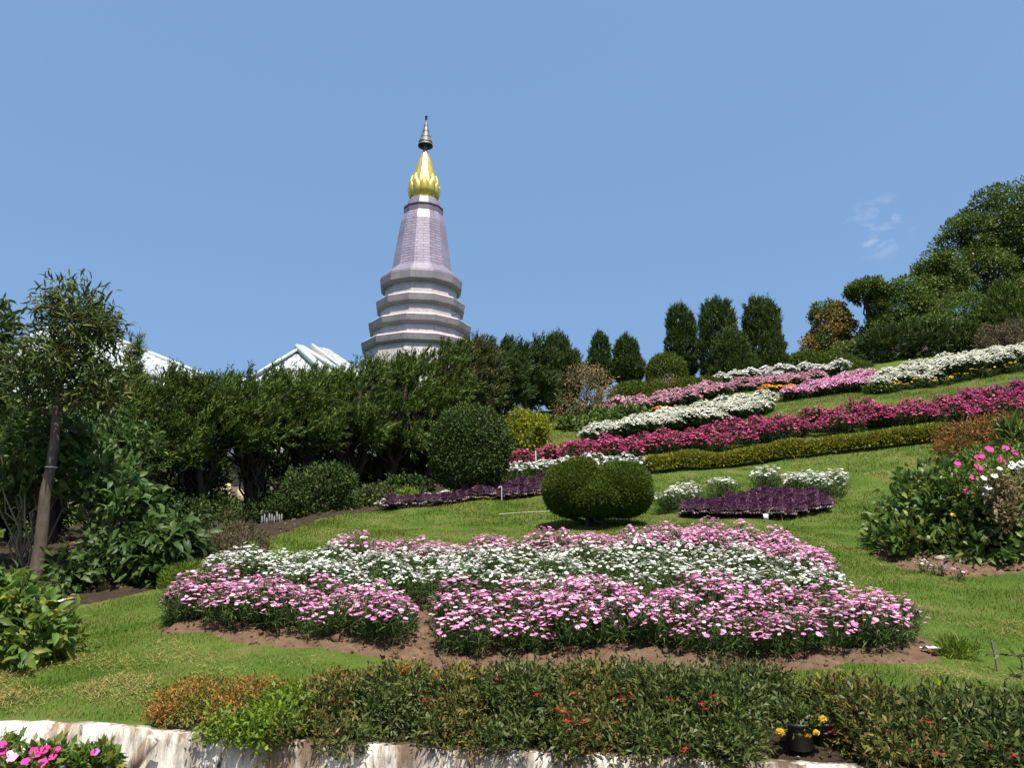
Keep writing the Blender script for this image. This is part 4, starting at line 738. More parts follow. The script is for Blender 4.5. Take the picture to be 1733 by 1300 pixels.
r = seed(440); wb = at(78, 1017, 6.25); a = Acc()
k = 26; N = unit(np.array([0, -.3, 1.0]) + rnd(k, r) * .35); a.stamp(DAISY[0], DAISY[1], wb + rnd(k, r) * [.075, .06, .022], frames(np.cross(N, rnd(k, r)), N), .021 * r.uniform(.8, 1.2, k), DAISY[2]); o = a.build('flower_heads', [M['white'], M['eye']], yt, np.array(yt.location)); o['kind'] = 'stuff'

shrub('heather_bush', 'round brownish heather bush at the edge of the lawn', [bl(396, 925, 9.9, 112, 72, .42), bl(380, 935, 9.8, 80, 50, .36)], 'heather', 441, 900, 12, .03, .05, .008, base=gp(396, 9.9), up=.6, stems=18, spray=.08, shell=(.7, 1.02))
shrub('grass_tussock', 'bright yellow green grassy tussock beside the heather bush', [bl(322, 990, 8.7, 88, 50, .3), bl(330, 975, 8.8, 50, 34, .25)], 'lime', 442, 420, 12, .03, .09, .006, cat='grass tussock', base=gp(322, 8.7), up=1.0, stems=3, spray=.07)
shrub('leafy_shrub', 'upright small leaved shrub in the shade in front of the junipers', [bl(540, 838, 15.0, 124, 96, .7), bl(562, 815, 14.9, 84, 60, .55), bl(505, 835, 15.1, 66, 76, .5)], 'roundbush', 443, 640, 12, .08, .065, .03, base=gp(540, 15.2), stems=24, stem_r=.012)
for lab, (px, py, Y, w_, h_), mat, sd in [('dark fern like growth under the first junipers beside the thicket', (300, 870, 14.2, 120, 70), 'drooping', 456), ('dark low growth round the juniper trunks behind the heather bush', (370, 868, 15.2, 90, 60), 'roundbush', 457), ('dark low growth between the pickets and the upright leafy shrub', (455, 862, 15.6, 70, 50), 'drooping', 458), ('low dark shrub in deep shade behind the kale row', (690, 825, 17.2, 90, 50), 'roundbush', 451), ('dark undergrowth shrub beneath the juniper trunks', (620, 845, 16.6, 70, 44), 'roundbush', 452), ('dull sprawling shrub beside the white alyssum', (645, 838, 15.6, 60, 34), 'hedge', 453), ('small pale leaved shrub at the foot of the juniper row', (690, 845, 15.9, 34, 32), 'lime', 455)]:
    shrub('low_shrub', lab, [bl(px, py, Y, w_, h_, .45), bl(px + w_ * .2, py + 4, Y - .1, w_ * .6, h_ * .8, .4)], mat, sd, 150, 10, .08, .07, .03, base=gp(px, Y + .1))

# ------------------------------------------------------------------ hydrangeas and petunias at the other side
t, P, b = shrub('hydrangea_bush', 'large leafy hydrangea bush over bare soil at the edge of the lawn', [bl(1560, 888, 10.6, 150, 140, .7), bl(1610, 872, 10.4, 150, 160, .75), bl(1680, 905, 9.8, 140, 130, .7), bl(1530, 918, 10.2, 90, 70, .5), bl(1740, 895, 9.6, 120, 150, .7), bl(1580, 822, 11.0, 110, 60, .5), bl(1690, 935, 9.25, 120, 70, .35), bl(1752, 940, 9.1, 90, 80, .35), bl(1640, 925, 9.7, 100, 60, .35)], 'hydrangea', 501, 760, 9, .13, .125, .068, base=gp(1620, 10.4), T=BIG, TF=BIG_F, stems=30, stem_r=.009, stem_mat='stem', shell=(.5, 1.03))
for px, py, m_ in [(1593, 875, 'yellowpetal'), (1632, 908, 'goldleaf')]:
    p = proj_pick(P, px, py, 12) + np.array([0, -.06, .02]); a = Acc(); N = unit(np.array([[.05, -.75, .8]])); a.stamp(BIG, BIG_F, p[None], frames(np.array([[.9, -.1, -.15]]), N), np.array([[.075, .12, .1]])); a.build('yellow_leaf', M['yellowpetal'], t, b)
def petunia(name, label, blobs, sd, petal, spots, base, d=.07, cat='petunia', ncl=110, L=.06, W=.026, leafm='yellowing'):
    t, P, b = shrub(name, label, blobs, leafm, sd, ncl, 10, .07, L, W, cat, base=base, stems=8, stem_mat='greenstem', stem_r=.005)
    for px, py in spots:
        p = proj_pick(P, px, py, 14); r = seed(int(px * 3 + py * 5)); N = unit(np.array([[r.normal() * .3, -.9, .75]])); a = Acc()
        a.stamp(PET[0], PET[1], p[None] + np.array([[0, -.03, .01]]), frames(np.array([[1., 0, r.normal() * .2]]), N), np.array([d / 2 * r.uniform(.85, 1.15)]), PET[2]); a.build('flower', [M[petal], M['pinkeye']], t, b)
    return t, P, b
PET = (lambda n: (np.array([[0, 0, -.35]] + [[(1 if k % 3 else .84) * math.cos(2 * PI * k / n), (1 if k % 3 else .84) * math.sin(2 * PI * k / n), .05 * math.sin(k * 2.1)] for k in range(n)]), [(0, 1 + k, 1 + (k + 1) % n) for k in range(n)], [0] * n))(15)
petunia('petunia_bush', 'hot pink petunia trailing over the top of the hydrangea bush', [bl(1655, 785, 10.0, 100, 56, .3), bl(1690, 778, 9.9, 90, 48, .3), bl(1640, 818, 9.8, 60, 56, .26)], 511, 'hotpink', [(1640, 800), (1648, 765), (1670, 757), (1684, 762), (1697, 758), (1655, 775), (1662, 788), (1645, 797), (1652, 830), (1630, 822), (1700, 768), (1712, 772), (1692, 780), (1620, 780)], gp(1665, 11.2), .10)
petunia('white_petunia', 'white petunia spilling from the pot above the hydrangea bush', [bl(1706, 800, 9.5, 80, 50, .25), bl(1668, 832, 9.3, 44, 70, .2)], 512, 'white', [(1690, 782), (1702, 778), (1714, 783), (1725, 788), (1700, 792), (1712, 797), (1684, 795), (1665, 815), (1667, 832), (1670, 850), (1662, 840), (1730, 800), (1720, 779)], gp(1700, 10.2), .085)
shrub('dried_hydrangea', 'dried straw coloured plant among the hydrangea leaves', [bl(1692, 832, 9.15, 56, 60, .2), bl(1700, 870, 9.05, 34, 50, .16)], 'dryleaf', 513, 110, 9, .06, .07, .035, base=gp(1695, 9.9))
shrub('crown_shrub', 'red and orange leaved shrub at the end of the clipped hedge', [bl(1660, 738, 15.8, 120, 60, .7), bl(1715, 725, 15.6, 90, 60, .7), bl(1610, 738, 16.3, 60, 36, .5), bl(1640, 755, 15.6, 110, 30, .5)], 'redleaf', 514, 560, 11, .1, .08, .026, base=gp(1665, 16))
shrub('agave', 'dark green strap leaved plant behind the petunias', [bl(1722, 742, 13.0, 40, 34, .2)], 'hydrangea', 515, 26, 5, .04, .34, .06, cat='plant', base=gp(1722, 13.0), T=BIG, TF=BIG_F, up=.5, out=1.2)
for lab, spot, petal, sd in [('small violet flowered plant on the bare soil under the hydrangea', (1590, 935, 9.0), 'violet', 521), ('small lilac pink flowered plant beside the violet one under the hydrangea', (1622, 948, 8.8), 'pink', 522), ('small white flowered plant on the soil under the hydrangea', (1563, 928, 9.2), 'white', 523)]:
    px, py, Y = spot; o = bed_plant('bedding_plant', lab, 'plant', None, sd, .14, .1, 22, 16, .035, petal, 'eye', 'daisyleaf', dens=6, L=.04); o.location = tuple(gp(px, Y))

# ------------------------------------------------------------------ the loose hedge on top of the wall
RED_SPOTS = [(905, 1173), (970, 1179), (949, 1198), (984, 1213), (963, 1213), (1050, 1181), (1064, 1181), (1134, 1189), (1197, 1180), (1188, 1196), (1153, 1267), (1172, 1280), (1284, 1271), (582, 1240), (718, 1180), (743, 1145), (844, 1144), (1587, 1271), (1708, 1282), (1563, 1218), (1403, 1238), (1660, 1262), (1530, 1262)]
FUCHSIA_T = np.array([[0, 0, 0], [.3, .45, .12], [.1, 1, .5], [-.3, .5, .12]]); FUCHSIA_F = [(0, 1, 2, 3)]
shr = [  # px, label, material, width px, top py, leaf, flowering
    (312, 'olive and copper shrub at the end of the loose hedge nearest the bare lawn', 'orange', 118, 1146, .022, .008),
    (412, 'bright copper orange shrub in the loose hedge', 'orange', 130, 1142, .022, .008),
    (492, 'lime green creeping shrub hanging over the limewashed wall', 'lime', 92, 1186, .030, .017),
    (560, 'copper topped dark leaved shrub beside the lime green creeper', 'hedge_mix', 120, 1138, .034, .011),
    (668, 'dark green lance leaved shrub with two red flowers below its copper tips', 'hedge', 130, 1120, .036, .011),
    (775, 'green shrub flecked with golden leaves and red flowers in the loose hedge', 'hedge_mix', 130, 1122, .034, .011),
    (885, 'dense green lance leaved shrub under the middle of the pink daisies', 'hedge', 135, 1112, .037, .012),
    (1000, 'thinning shrub with a patch of yellowed leaves and several red flowers', 'hedge_mix', 135, 1108, .036, .012),
    (1112, 'full green shrub above the bare hollow in the loose hedge', 'hedge', 130, 1112, .038, .012),
    (1222, 'green shrub with two red flowers high up in the loose hedge', 'hedge', 130, 1118, .037, .012),
    (1335, 'dark shrub behind the black pots of marigolds', 'hedge', 140, 1130, .036, .012),
    (1468, 'arching lance leaved shrub next to the black pots', 'hedge_mix', 120, 1145, .040, .012),
    (1550, 'lance leaved shrub with yellow shoots showing behind it', 'hedge', 140, 1162, .040, .012),
    (1670, 'tall dark lance leaved shrub at the end of the loose hedge in view', 'hedge', 150, 1160, .042, .013),
    (1800, 'lance leaved shrub of the loose hedge cut by the edge of the view', 'hedge', 150, 1165, .042, .013),
]
HP = []
for i, (px, lab, mat, w_, t0, L, W) in enumerate(shr):
    r = seed(600 + i); low = 1240 if px < 420 else (1285 if px > 640 else 1262); x0 = (px - CX) / F * 4.2; Yw = float(wall_y(x0)) + .24
    Yt = Yw + (.42 if px > 640 else .34); top_z = zat(t0, Yt); bz = gz(x0, Yw); hz = max(.2, top_z - bz) * .88; m_ = mpp(1200, Yw + .1)
    c = np.array([(px - CX) * m_, Yw + .2, bz + hz * .42]); rw = w_ * m_ / 2 * 1.12
    if px == 1335: c[1] += .32; rw = w_ * m_ / 2
    blobs = [(*c, rw, .30, hz * .62), (c[0] - rw * .35, c[1] + .16, bz + hz * .6, rw * .7, .26, hz * .42), (c[0] + rw * .35, c[1] + .12, bz + hz * .58, rw * .7, .26, hz * .42), (c[0], c[1] - .12, bz + hz * .28, rw * .85, .2, hz * .42)]
    if mat in ('hedge', 'hedge_mix') and px != 335 and px != 1335: blobs += [(c[0] + r.normal() * .05 + s_ * rw * .45, Yw - .14, bz - .01 + hz * r.uniform(.12, .3), rw * .45, .13, hz * r.uniform(.22, .34)) for s_ in (-1, 1)]
    if px == 492: blobs = [(q_[0], q_[1] - .12, *q_[2:]) for q_ in blobs]; blobs.append((c[0] - .06, Yw - .2, bz + .02, .12, .09, .09)); blobs.append((c[0] - .25, Yw - .14, bz + .05, .2, .08, .045))
    nm = 'lime_creeper' if mat == 'lime' else ('copper_shrub' if mat == 'orange' else 'lance_leaved_shrub')
    t, P, b = shrub(nm, lab, blobs, mat, 610 + i, 600 if px > 430 else 760, 12, .045 if px > 430 else .03, L, W, group='shrubs of the loose hedge on the wall', base=np.array([c[0], c[1], bz]), stems=16, stem_r=.005, up=.35, droop=.1, wild=1.1, shell=(.5, 1.08), inner=.45, stem_mat='bark')
    if mat in ('hedge', 'hedge_mix'):              # a few shoots stand clear of the crown
        a = Acc(); s_ = Acc()
        for k in range(9):
            p0 = c + np.array([r.uniform(-1, 1) * rw * .8, r.uniform(-.1, .25), hz * .35]); p1 = p0 + np.array([r.normal() * .05, r.normal() * .04, hz * r.uniform(.12, .3)]); q = bent(p0, p1, 5, .05, r); tube(a, q, [.003, .003, .0025, .002, .001], 4, 1, False)
            tt = np.linspace(.2, 1, 16); PP = p0 + (p1 - p0) * tt[:, None]; an = np.arange(16) * 2.4; A = np.stack([np.cos(an), np.sin(an), np.full(16, .35)], 1); l = L * (1.15 - .5 * tt)
            a.stamp(LEAF, LEAF_F, PP, frames(A, UP + .2 * rnd(16, r)), np.stack([l * W / L * 1.2, l, l], 1))
        a.build('shoot_foliage', [M[mat], M['greenstem']], t, b)
    if 'copper topped' in lab or 'copper tips' in lab:
        a = Acc(); C2, O2 = clumps([(c[0] - .02, c[1] + .2, bz + hz * .82, rw * .9, .26, hz * .3)], 130, r, (.5, 1.0)); leaves(a, C2, O2, 10, .03, .026, .010, r, up=.5); a.build('copper_foliage', M['orange'], t, b)
    if 1400 < px < 1700 or px == 775:
        a = Acc(); C2, O2 = clumps([(c[0], c[1] + .27, bz + hz * .74, rw * .75, .18, hz * .28)], 60, r, (.5, 1.0)); leaves(a, C2, O2, 9, .03, .034, .012, r, up=.7); a.build('yellow_foliage', M['yellow_tip'], t, b)
    HP.append((t, P, b))
for k, (px, py) in enumerate(RED_SPOTS):
    j = min(range(len(HP)), key=lambda q: abs(project(HP[q][2])[0] - px)); t, P, b = HP[j]; p = proj_pick(P, px, py, 7) + np.array([0, -.015, 0]); r = seed(700 + k); a = Acc()
    for q in range(2):
        c = p + r.normal(size=3) * [.012, .006, .008]; n_ = 5; an = np.arange(n_) * 2 * PI / n_ + r.uniform(0, 6); A = np.stack([np.cos(an) * .8, np.sin(an) * .8, np.full(n_, -.6)], 1); a.stamp(FUCHSIA_T, FUCHSIA_F, np.tile(c, (n_, 1)), frames(A, UP + .2 * rnd(n_, r)), np.full(n_, .018))
    tube(a, [p + [0, 0, .03], p + [0, 0, .015], p], [.0012, .0012, .0012], 4, 0, False); a.build('flower', M['redpetal'], t, b)
# a long leafy shoot that arches in from outside the view
sb = gp(1815, 4.9); t = thing('arching_branch', sb, 'thin leafy branch arching over the lawn edge at the end of the loose hedge', 'branch'); r = seed(710); a = Acc(); s_ = Acc()
for p0, p1, sg in [((1790, 1130, 4.75), (1672, 1108, 4.7), .03), ((1790, 1130, 4.75), (1700, 1150, 4.65), .02), ((1800, 1120, 4.75), (1715, 1112, 4.7), .04)]:
    q = bent(at(*p0), at(*p1), 9, .012, r, sag=sg); tube(s_, q, np.linspace(.006, .002, 9), 5, 0, False); tt = r.uniform(.15, 1, 26); PP = np.array([q[min(8, int(x * 8))] * (1 - (x * 8) % 1) + q[min(8, int(x * 8) + 1)] * ((x * 8) % 1) for x in tt]); an = r.uniform(0, 6.3, 26)
    A = np.stack([np.cos(an), .5 * np.sin(an), np.sin(an)], 1); a.stamp(LEAF, LEAF_F, PP, frames(A, UP + .4 * rnd(26, r)), np.tile([.015, .05, .05], (26, 1)) * r.uniform(.7, 1.2, (26, 1)))
tube(s_, bent(sb - [0, 0, .05], at(1790, 1130, 4.75), 5, .02, r), np.linspace(.009, .006, 5), 6, 0, False); a.build('leaves', M['hedge'], t, sb); s_.build('stem', M['bark'], t, sb)
for lab, (px, Y), sd in [('grassy weed clump beside the white litter at the end of the big bed', (1620, 6.05), 720)]:
    p = gp(px, Y); shrub('weed_clump', lab, [(p[0], p[1], p[2] + .03, .16, .1, .07)], 'lime' if sd != 721 else 'drooping', sd, 90, 9, .03, .07, .007 if sd != 721 else .02, cat='weeds', base=p, up=1.1, stems=3, spray=.05)
# ------------------------------------------------------------------ pots
def pot(name, label, cat, c, r0, h, mat, thick=.006, lugs=True):
    c = np.asarray(c, float); t = thing(name, c, label, cat); a = Acc(); S = 28; prof = [(.0, 0), (.78, 0), (.80, .02), (.96, .90), (1.06, .90), (1.06, 1.0), (.98, 1.0), (.90, .84), (0, .84)]
    V = []; an = np.linspace(0, 2 * PI, S, endpoint=False)
    for q, z in prof: V += [[c[0] + math.cos(x) * q * r0, c[1] + math.sin(x) * q * r0, c[2] + z * h] for x in an]
    a.add(V, [(i * S + k, i * S + (k + 1) % S, (i + 1) * S + (k + 1) % S, (i + 1) * S + k) for i in range(len(prof) - 1) for k in range(S)]); a.build('pot', M[mat], t, c, smooth=False); return t
def soil_disc(t, c, r0, h):
    a = Acc(); S = 20; V = [[c[0], c[1], c[2] + h * .88]] + [[c[0] + math.cos(x) * r0 * .9, c[1] + math.sin(x) * r0 * .9, c[2] + h * .86] for x in np.linspace(0, 2 * PI, S, endpoint=False)]
    a.add(V, [(0, 1 + k, 1 + (k + 1) % S) for k in range(S)]); a.build('potting_soil', M['litter'], t, c)
def pompom(p, d, sd):
    r = seed(sd); a = Acc(); n_ = 150; z = r.uniform(-.35, 1, n_); an = r.uniform(0, 2 * PI, n_); O = np.stack([np.cos(an) * np.sqrt(1 - z ** 2), np.sin(an) * np.sqrt(1 - z ** 2), z], 1); O[:, 1] -= .1; O = unit(O)
    A = unit(O * .5 + UP * .4 + rnd(n_, r) * .6); a.stamp(LEAF, LEAF_F, np.asarray(p) + O * d * .34, frames(A, O), np.tile([d * .34, d * .26, d * .2], (n_, 1))); return a
def pot_marigold(label, px, Y, r0, h, heads, sd):
    c = gp(px, Y); c[2] += .03; t = pot('potted_marigold', label, 'potted plant', c, r0, h, 'blackpot'); soil_disc(t, c, r0, h); r = seed(sd); a = Acc(); s_ = Acc(); top = c + [0, 0, h * .9]
    for px_, py_, d, big in heads:
        p = at(px_, py_, Y - .07); q = bent(top + r.normal(size=3) * [.02, .02, 0], p, 6, .03, r); tube(s_, q, [.0035] * 6, 5, 0, False)
        pompom(p, d, sd + int(px_)).build('flower_head', M['yellowpetal'] if big else M['orangepetal'], t, c)
        for k in range(9): leaves(a, q[r.integers(1, 5)][None], np.array([[r.normal(), r.normal(), .3]]), 6, .02, .04, .012, r)
    C, O = clumps([(top[0], top[1], top[2] + .04, r0 * 1.15, r0 * .9, .05)], 40, r, (.3, 1.05)); leaves(a, C, O, 8, .02, .035, .011, r); a.build('foliage', M['hedge'], t, c); (s_.build('stems', M['greenstem'], t, c) if heads else None); return c
Yp = float(wall_y(1.25)) + .2
pot_marigold('black pot of yellow marigolds in front of the dark hedge, larger of the pair', 1356, Yp, .066, .12, [(1320, 1241, .036, 1), (1392, 1219, .037, 1), (1381, 1242, .032, 1), (1365, 1246, .022, 0)], 731)
pot_marigold('smaller black pot half hidden behind the larger marigold pot', 1398, Yp + .06, .05, .10, [], 732)
def pot_petunia(label, px, py, Y, r0, spots, sd, petal='hotpink'):
    c = at(px, py, Y); h = .13; c0 = np.array([c[0], c[1], c[2] - h]); t = pot('potted_petunia', label, 'potted plant', c0, r0, h, 'greypot'); soil_disc(t, c0, r0, h); r = seed(sd); a = Acc()
    C, O = clumps([(c[0], c[1], c[2] + .02, r0 * 1.25, r0 * 1.1, .055)], 75, r, (.4, 1.05)); P = leaves(a, C, O, 8, .025, .045, .02, r); a.build('foliage', M['yellowing'], t, c0)
    for px_, py_, m_ in spots:
        p = proj_pick(P, px_, py_, 10) + np.array([0, -.015, .012]); N = unit(np.array([[r.normal() * .35, -.7, .9]])); f = Acc(); f.stamp(PET[0], PET[1], p[None], frames(np.array([[1., 0, r.normal() * .2]]), N), np.array([.020 * r.uniform(.85, 1.2)]), PET[2]); f.build('flower', [M[m_]], t, c0)
    return c0, h
POTS = []
for lab, px, py, Y, r0, spots, sd in [
    ('grey pot of hot pink petunias in front of the wall, under the bare lawn', 68, 1296, 3.55, .10, [(88, 1272, 'hotpink'), (62, 1278, 'hotpink'), (48, 1284, 'hotpink'), (75, 1268, 'hotpink'), (95, 1280, 'hotpink'), (100, 1272, 'hotpink'), (30, 1290, 'pink'), (55, 1272, 'magenta'), (68, 1288, 'hotpink')], 741),
    ('grey pot of mixed magenta petunias cut by the edge of the view', -10, 1290, 3.6, .11, [(5, 1262, 'hotpink'), (12, 1268, 'magenta'), (22, 1270, 'white'), (30, 1268, 'magenta'), (3, 1284, 'hotpink'), (18, 1292, 'pink')], 742),
    ('leafy petunia pot with only two blooms, beside the hot pink one', 155, 1296, 3.7, .08, [(173, 1280, 'hotpink'), (160, 1273, 'violet')], 743)]:
    POTS.append(pot_petunia(lab, px, py, Y, r0, spots, sd))
# the plank bench that carries these pots
xs_ = [c[0] for c, _ in POTS]; ys_ = [c[1] for c, _ in POTS]
for (c, h) in POTS:
    st = thing('pot_stand', (c[0], c[1], 0), {0: 'wooden stand under the hot pink petunia pot', 1: 'wooden stand under the petunia pot at the edge of the view', 2: 'wooden stand under the sparsely flowering petunia pot'}[len([o for o in COL.objects if o.name.startswith('pot_stand')]) % 3], 'stand'); b_ = np.array([c[0], c[1], 0]); a = Acc(); box(a, (c[0], c[1], c[2] - .014), (.22, .2, .025)); a.build('top', M['grey_wood'], st, b_)
    for sx in (-.085, .085):
        for sy in (-.075, .075): a = Acc(); box(a, (c[0] + sx, c[1] + sy, (c[2] - .027) / 2), (.025, .025, c[2] - .027)); a.build('leg', M['grey_wood'], st, b_)

# ------------------------------------------------------------------ odds and ends on the slope
def upright(name, label, cat, p, h, r0, mat, lean=(0, 0), hook=None):
    p = np.asarray(p, float); a = Acc(); top_ = p + [lean[0], lean[1], h]; tube(a, [p - [0, 0, .1], (p + top_) / 2, top_], r0, 8)
    if hook: tube(a, [top_, top_ + [-hook * .3, 0, hook * .3], top_ + [-hook * .8, 0, hook * .3], top_ + [-hook, 0, -hook * .2]], r0, 8)
    return tag(a.build(name, M[mat], None, p, smooth=True), label, cat)
upright('sprinkler_pole', 'pale blue sprinkler pipe standing at the end of the crimson band', 'pipe', gp(908, 18.2), .62, .014, 'pvc', (-.02, 0))
upright('water_pipe', 'white hooked water pipe standing in the purple kale row', 'pipe', gp(849, 15.45), .28, .008, 'pvc', (0, 0), .06)
upright('wooden_stake', 'thin weathered stake leaning in the lawn near the arching branch', 'stake', gp(1690, 5.75), .2, .009, 'grey_wood', (-.02, 0))
a = Acc(); p = gp(1312, 13.0); q = [p + [.12 * math.cos(x) * 1.0, 0, .22 * max(0, math.sin(x)) ** .8] for x in np.linspace(0, PI, 14)]; tube(a, q, .005, 6); tag(a.build('wire_hoop', M['straw'], None, p, smooth=True), 'thin pale wire hoop over the kale of the oval bed', 'wire hoop')
p = gp(1297, 12.85); t = thing('plant_label', p, 'small white plant marker card at the front of the oval kale bed', 'plant marker'); a = Acc(); box(a, p + [0, 0, .09], (.085, .008, .1), 0, rotz(.2)); a.build('card', M['whiteplastic'], t, p); a = Acc(); box(a, p + [0, .008, .02], (.012, .006, .16)); a.build('stake', M['whiteplastic'], t, p)
r = seed(801); a = Acc(); p = gp(1578, 6.0); nn = 9; X, Y = np.meshgrid(np.linspace(-.07, .07, nn), np.linspace(-.05, .05, nn)); Z = .008 + .014 * np.abs(np.sin(X * 38 + 1) * np.cos(Y * 44)) + .002 * r.normal(size=X.shape); V = np.stack([X.ravel(), Y.ravel(), Z.ravel()], 1) @ rotz(.5).T + p + [0, 0, .045]
a.add(V, [(j * nn + i, j * nn + i + 1, (j + 1) * nn + i + 1, (j + 1) * nn + i) for j in range(nn - 1) for i in range(nn - 1)]); a.add(V - [0, 0, .006], [((j + 1) * nn + i, (j + 1) * nn + i + 1, j * nn + i + 1, j * nn + i) for j in range(nn - 1) for i in range(nn - 1)]); tag(a.build('plastic_bag', M['whiteplastic'], None, p), 'crumpled white plastic litter at the end of the big flower bed', 'litter')
a = Acc(); q = [hit(px, py) + [0, 0, .035] for px, py in [(845, 874), (870, 872), (900, 870), (930, 869)]]; tube(a, q, .004, 5); tag(a.build('string_line', M['string'], None, q[0]), 'thin white string stretched over the lawn beside the topiary', 'string')
a = Acc(); q = [hit(1324, 1098) + [0, 0, .05], hit(1330, 1110) + [0, 0, .1], hit(1338, 1123) + [0, 0, .06], hit(1346, 1130) + [0, 0, .05]]; tube(a, q, [.003, .004, .004, .002], 5); tag(a.build('dry_stalk', M['straw'], None, q[0]), 'dry straw stalk lying on the bare soil of the big bed', 'stalk')
for lab, (px, py), s in [('rounded dull stone on the soil under the hydrangea', (1535, 920), .09), ('pale flat stone at the lawn edge beside the hydrangea bed', (1597, 952), .10), ('small pale stone at the corner of the big flower bed', (340, 990), .08)]:
    p = hit(px, py); r = seed(int(px)); nn, mm_ = 12, 8; V = []
    for j in range(mm_):
        for i in range(nn): th, ph = 2 * PI * i / nn, PI * (j + .5) / mm_; q_ = 1 + .14 * math.sin(3 * th + px) + .1 * r.normal(); V.append([math.cos(th) * math.sin(ph) * s * q_, math.sin(th) * math.sin(ph) * s * .8 * q_, math.cos(ph) * s * .45])
    a = Acc(); a.add(np.array(V) + p + [0, 0, .04], [(j * nn + i, (j + 1) * nn + i, (j + 1) * nn + (i + 1) % nn, j * nn + (i + 1) % nn) for j in range(mm_ - 1) for i in range(nn)] + [tuple(range(nn)), tuple(range(mm_ * nn - 1, (mm_ - 1) * nn - 1, -1))]); tag(a.build('stone', M['stone'], None, p, smooth=True), lab, 'stone')
def scatter(name, poly, n, mat, sd, size, kind, flat=False, d0=.03):
    r = seed(sd); P_ = np.asarray(poly)[:, :2]; lo_, hi_ = P_.min(0), P_.max(0); x = r.uniform(lo_[0], hi_[0], n * 4); y = r.uniform(lo_[1], hi_[1], n * 4); k = in_poly(x, y, P_); x, y = x[k][:n], y[k][:n]; d = edge_dist(x, y, P_)
    z = ground(x, y) + np.clip(d / .22, 0, 1) * .04; s = size * r.lognormal(0, .45, len(x)); a = Acc(); R3 = frames(rnd(len(x), r), rnd(len(x), r))
    if flat: A = unit(rnd(len(x), r) * [1, 1, .25]); a.stamp(LEAF, LEAF_F, np.stack([x, y, z + .012], 1), frames(A, UP + .35 * rnd(len(x), r)), np.stack([s * .5, s, s], 1))
    else: O8 = np.array([[1, 0, 0], [0, 1, 0], [-1, .1, 0], [.1, -1, 0], [.1, .1, .8], [0, 0, -.8]]); a.stamp(O8, [(0, 1, 4), (1, 2, 4), (2, 3, 4), (3, 0, 4), (1, 0, 5), (2, 1, 5), (3, 2, 5), (0, 3, 5)], np.stack([x, y, z + .004], 1), R3, np.stack([s, s * .8, s * .6], 1) * .5)
    return tag(a.build(name, M[mat]), kind='stuff')
scatter('soil_clods', BED, 2600, 'soil', 901, .03, 'stuff'); scatter('soil_clods', RIGHTBED, 900, 'soil', 902, .04, 'stuff'); scatter('soil_clods', HEDGEBED, 700, 'litter', 903, .02, 'stuff')
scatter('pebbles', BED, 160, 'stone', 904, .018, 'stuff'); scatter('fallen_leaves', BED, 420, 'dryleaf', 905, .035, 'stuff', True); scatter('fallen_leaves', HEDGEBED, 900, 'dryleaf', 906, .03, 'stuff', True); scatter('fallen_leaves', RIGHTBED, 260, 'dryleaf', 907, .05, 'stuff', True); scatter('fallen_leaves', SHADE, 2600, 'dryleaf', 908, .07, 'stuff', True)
# white slab that leans in the break of the wall
p = at(236, 1283, float(wall_y(-1.85)) - .03); a = Acc(); A_ = np.array([[math.cos(.98), 0, math.sin(.98)], [0, 1, 0], [-math.sin(.98), 0, math.cos(.98)]]).T; box(a, p, (.22, .05, .055), 0, A_); tag(a.build('concrete_slab', M['plaster'], None, p), 'white painted slab slanting across the brown break in the wall', 'slab')
# white picket fence, its shade put into the grey colour of pickets and rail
fb = gp(458, 13.4); t = thing('picket_fence', fb, 'short row of white pickets coloured grey for shade behind the heather bush', 'fence'); 
for k in range(9):
    p = gp(442 + k * 4.2, 13.45 + .02 * k); h = .17 + .04 * math.sin(k * 2.3); a = Acc(); a.add([[p[0] - .015, p[1], p[2] - .03], [p[0] + .015, p[1], p[2] - .03], [p[0] + .015, p[1], p[2] + h], [p[0], p[1], p[2] + h + .03], [p[0] - .015, p[1], p[2] + h], [p[0] - .015, p[1] + .012, p[2] - .03], [p[0] + .015, p[1] + .012, p[2] - .03], [p[0] + .015, p[1] + .012, p[2] + h], [p[0], p[1] + .012, p[2] + h + .03], [p[0] - .015, p[1] + .012, p[2] + h]], [(0, 1, 2, 3, 4), (9, 8, 7, 6, 5), (0, 5, 6, 1), (1, 6, 7, 2), (2, 7, 8, 3), (3, 8, 9, 4), (4, 9, 5, 0)]); a.build('picket', M['greypot'], t, fb)
a = Acc(); tube(a, [gp(440, 13.47) + [0, 0, .1], gp(478, 13.64) + [0, 0, .1]], .008, 6); a.build('rail', M['greypot'], t, fb)
